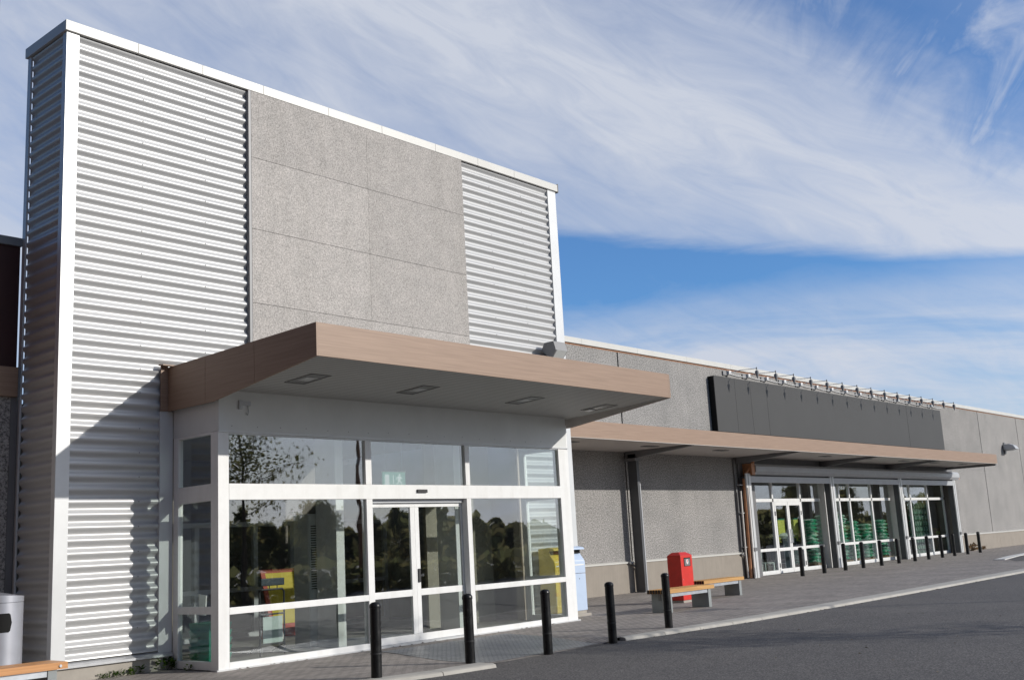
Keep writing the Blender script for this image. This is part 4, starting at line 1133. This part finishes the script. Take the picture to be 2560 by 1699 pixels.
g = thing('light_mast', (24.5, -24.3, ROAD), 'slim brown mast reflected in the glass above the sliding doors', 'mast')
MB().tube([(24.5,-24.3,ROAD),(24.5,-24.3,9.5)], [.09, .06], 10).build('shaft', M['copper'], g, smooth=True)
B(24.0, 25.0, -24.45, -24.15, 9.5, 9.6).build('lamp_head', M['steel'], g, bevel=.02)

# ------------------------------------------------------------------ sky and sun
SUN = Vector((.523, -1.0, .443)).normalized()
el = math.asin(SUN.z); az = math.atan2(SUN.x, SUN.y)      # clockwise from +y
w = bpy.data.worlds.new('World'); sc.world = w; w.use_nodes = True; nt = w.node_tree
bg = nt.nodes['Background']
sky = N(nt, 'ShaderNodeTexSky', sky_type='NISHITA'); sky.sun_disc = False
sky.sun_elevation = el; sky.sun_rotation = az
sky.air_density = 1.0; sky.dust_density = .6; sky.ozone_density = 2.2
def val(x): return x
def mth(op, a, b=None, c=None, clamp=False):
    n = N(nt, 'ShaderNodeMath', operation=op, use_clamp=clamp)
    for i, v in enumerate((a, b, c)):
        if v is None: continue
        if isinstance(v, (int, float)): n.inputs[i].default_value = v
        else: nt.links.new(v, n.inputs[i])
    return n.outputs[0]
def sstep(x, a, b):
    n = N(nt, 'ShaderNodeMapRange', interpolation_type='SMOOTHSTEP')
    nt.links.new(x, n.inputs[0]); n.inputs[1].default_value = a; n.inputs[2].default_value = b
    return n.outputs[0]
def gauss(x, s): return mth('POWER', 2.718, mth('MULTIPLY', mth('MULTIPLY', x, x), -1/(s*s)))
tc = N(nt, 'ShaderNodeTexCoord').outputs['Generated']
sp = N(nt, 'ShaderNodeSeparateXYZ'); nt.links.new(tc, sp.inputs[0])
AZ = mth('MULTIPLY', mth('ARCTAN2', sp.outputs[0], sp.outputs[1]), 180/math.pi)
EL = mth('MULTIPLY', mth('ARCSINE', sp.outputs[2]), 180/math.pi)
def cloudnoise(ang, su, sv, scale, detail, rough, seed, dist=0):
    # coordinates in degrees, turned by ang so that streaks run along one direction
    cb = N(nt, 'ShaderNodeCombineXYZ'); ca, sa = math.cos(rad(ang)), math.sin(rad(ang))
    u = mth('ADD', mth('MULTIPLY', AZ, ca), mth('MULTIPLY', EL, sa)); v = mth('SUBTRACT', mth('MULTIPLY', EL, ca), mth('MULTIPLY', AZ, sa))
    nt.links.new(mth('MULTIPLY', u, su), cb.inputs[0]); nt.links.new(mth('MULTIPLY', v, sv), cb.inputs[1]); cb.inputs[2].default_value = seed
    n = N(nt, 'ShaderNodeTexNoise'); n.inputs['Scale'].default_value = scale; n.inputs['Detail'].default_value = detail
    n.inputs['Roughness'].default_value = rough; n.inputs['Distortion'].default_value = dist
    nt.links.new(cb.outputs[0], n.inputs['Vector']); return n.outputs['Fac']
nA = cloudnoise(-25, .09, .16, 1.0, 7, .55, 1.3, .4)      # broad clumps
nB = cloudnoise(44, .085, .25, 1.0, 7, .58, 2.2, 1.6)        # fibres fanning up to the right
nC = cloudnoise(-3, .06, .30, 1.0, 7, .6, 9.1, .5)        # flat low streaks
wob = mth('MULTIPLY', mth('SUBTRACT', nA, .5), 5.0)
ELw = mth('ADD', EL, wob)
d_low = mth('SUBTRACT', EL, mth('MULTIPLY_ADD', AZ, -.165, 24.6+.0))       # lower rim of the big band
d_low = mth('ADD', d_low, mth('MULTIPLY', mth('SUBTRACT', nC, .5), 2.5))
d_mid = mth('SUBTRACT', EL, mth('MULTIPLY_ADD', AZ, -.50, 50.5))
d_up = mth('SUBTRACT', EL, mth('MULTIPLY_ADD', AZ, -.66, 67.5))
d_up = mth('ADD', d_up, mth('ADD', mth('MULTIPLY', mth('SUBTRACT', nB, .5), 8.0), mth('MULTIPLY', mth('SUBTRACT', nA, .5), 9.0)))
band = mth('MULTIPLY', sstep(AZ, 5, 20), mth('MULTIPLY', sstep(d_low, -.3, 1.0), mth('SUBTRACT', 1.0, mth('MULTIPLY', sstep(d_up, -1.5, 4.5), .86))))
dens = mth('MULTIPLY', band, mth('ADD', .56, mth('MULTIPLY', gauss(mth('ADD', d_mid, wob), 4.2), .36)))
fib = mth('MULTIPLY', sstep(nB, .42, .80), mth('MULTIPLY', sstep(d_up, -2, 1), .62))
dens = mth('MAXIMUM', dens, fib)
lowc = mth('MULTIPLY', mth('SUBTRACT', 1.0, sstep(mth('ADD', EL, mth('MULTIPLY', mth('SUBTRACT', nC, .5), 7.0)), 9.5, 14.2)), mth('ADD', .70, mth('MULTIPLY', mth('SUBTRACT', nC, .5), 2.4)))
lowc = mth('MULTIPLY', lowc, mth('MULTIPLY', sstep(AZ, 20, 40), mth('SUBTRACT', 1.0, mth('MULTIPLY', sstep(AZ, 95, 120), .4))))
dens = mth('MAXIMUM', dens, lowc)
left = mth('MULTIPLY', mth('MULTIPLY', sstep(AZ, -12, 14), mth('SUBTRACT', 1.0, sstep(AZ, 40, 52))), mth('ADD', .66, mth('MULTIPLY', mth('SUBTRACT', nA, .5), .7)))
dens = mth('MAXIMUM', dens, left)
gen = mth('MULTIPLY', sstep(AZ, 84, 100), mth('ADD', .66, mth('MULTIPLY', mth('SUBTRACT', nC, .5), 1.2)))
dens = mth('MAXIMUM', dens, gen)
nD = cloudnoise(-28, .16, .62, 1.0, 8, .62, 6.4, .7)
dens = mth('MULTIPLY', dens, mth('ADD', 1.0, mth('MULTIPLY', mth('SUBTRACT', nD, .5), 1.0)))
dens = mth('MINIMUM', mth('MAXIMUM', mth('ADD', dens, mth('MULTIPLY', mth('SUBTRACT', nA, .5), .22)), .03), .95)
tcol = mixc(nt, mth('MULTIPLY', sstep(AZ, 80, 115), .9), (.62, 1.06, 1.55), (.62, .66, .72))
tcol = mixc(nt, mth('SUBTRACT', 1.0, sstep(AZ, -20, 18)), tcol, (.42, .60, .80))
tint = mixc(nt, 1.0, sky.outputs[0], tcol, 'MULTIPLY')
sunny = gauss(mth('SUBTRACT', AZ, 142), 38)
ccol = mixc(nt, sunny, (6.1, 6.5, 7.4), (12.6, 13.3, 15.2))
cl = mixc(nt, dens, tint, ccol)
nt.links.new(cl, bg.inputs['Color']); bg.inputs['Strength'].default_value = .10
sun = bpy.data.lights.new('sun', 'SUN'); sun.energy = 3.5; sun.angle = rad(.53); sun.color = (1, .955, .88)
so = bpy.data.objects.new('sun', sun); COL.objects.link(so); so.rotation_euler = SUN.to_track_quat('Z', 'Y').to_euler(); so.location = (0, -30, 30)

# ------------------------------------------------------------------ camera
def camera():
    y, p, r = rad(49.076), rad(10.852), rad(-3.148)
    fw = Vector((math.sin(y)*math.cos(p), math.cos(y)*math.cos(p), math.sin(p)))
    rt = Vector((math.cos(y), -math.sin(y), 0)); up = rt.cross(fw)
    R = rt*math.cos(r)+up*math.sin(r); U = -rt*math.sin(r)+up*math.cos(r)
    cd = bpy.data.cameras.new('camera'); o = bpy.data.objects.new('camera', cd); COL.objects.link(o)
    mt = Matrix((R, U, -fw)).transposed().to_4x4(); mt.translation = Vector((-7.546, -15.65, 1.6)); o.matrix_world = mt
    cd.sensor_width = 36; cd.lens = 36*2680.26/2560; cd.clip_end = 3000; cd.clip_start = .1
    sc.camera = o
camera()
sc.view_settings.view_transform = 'Standard'; sc.view_settings.look = 'None'; sc.view_settings.exposure = 0; sc.view_settings.gamma = 1
sc.cycles.transparent_max_bounces = 24; sc.cycles.max_bounces = 10; sc.cycles.use_denoising = True
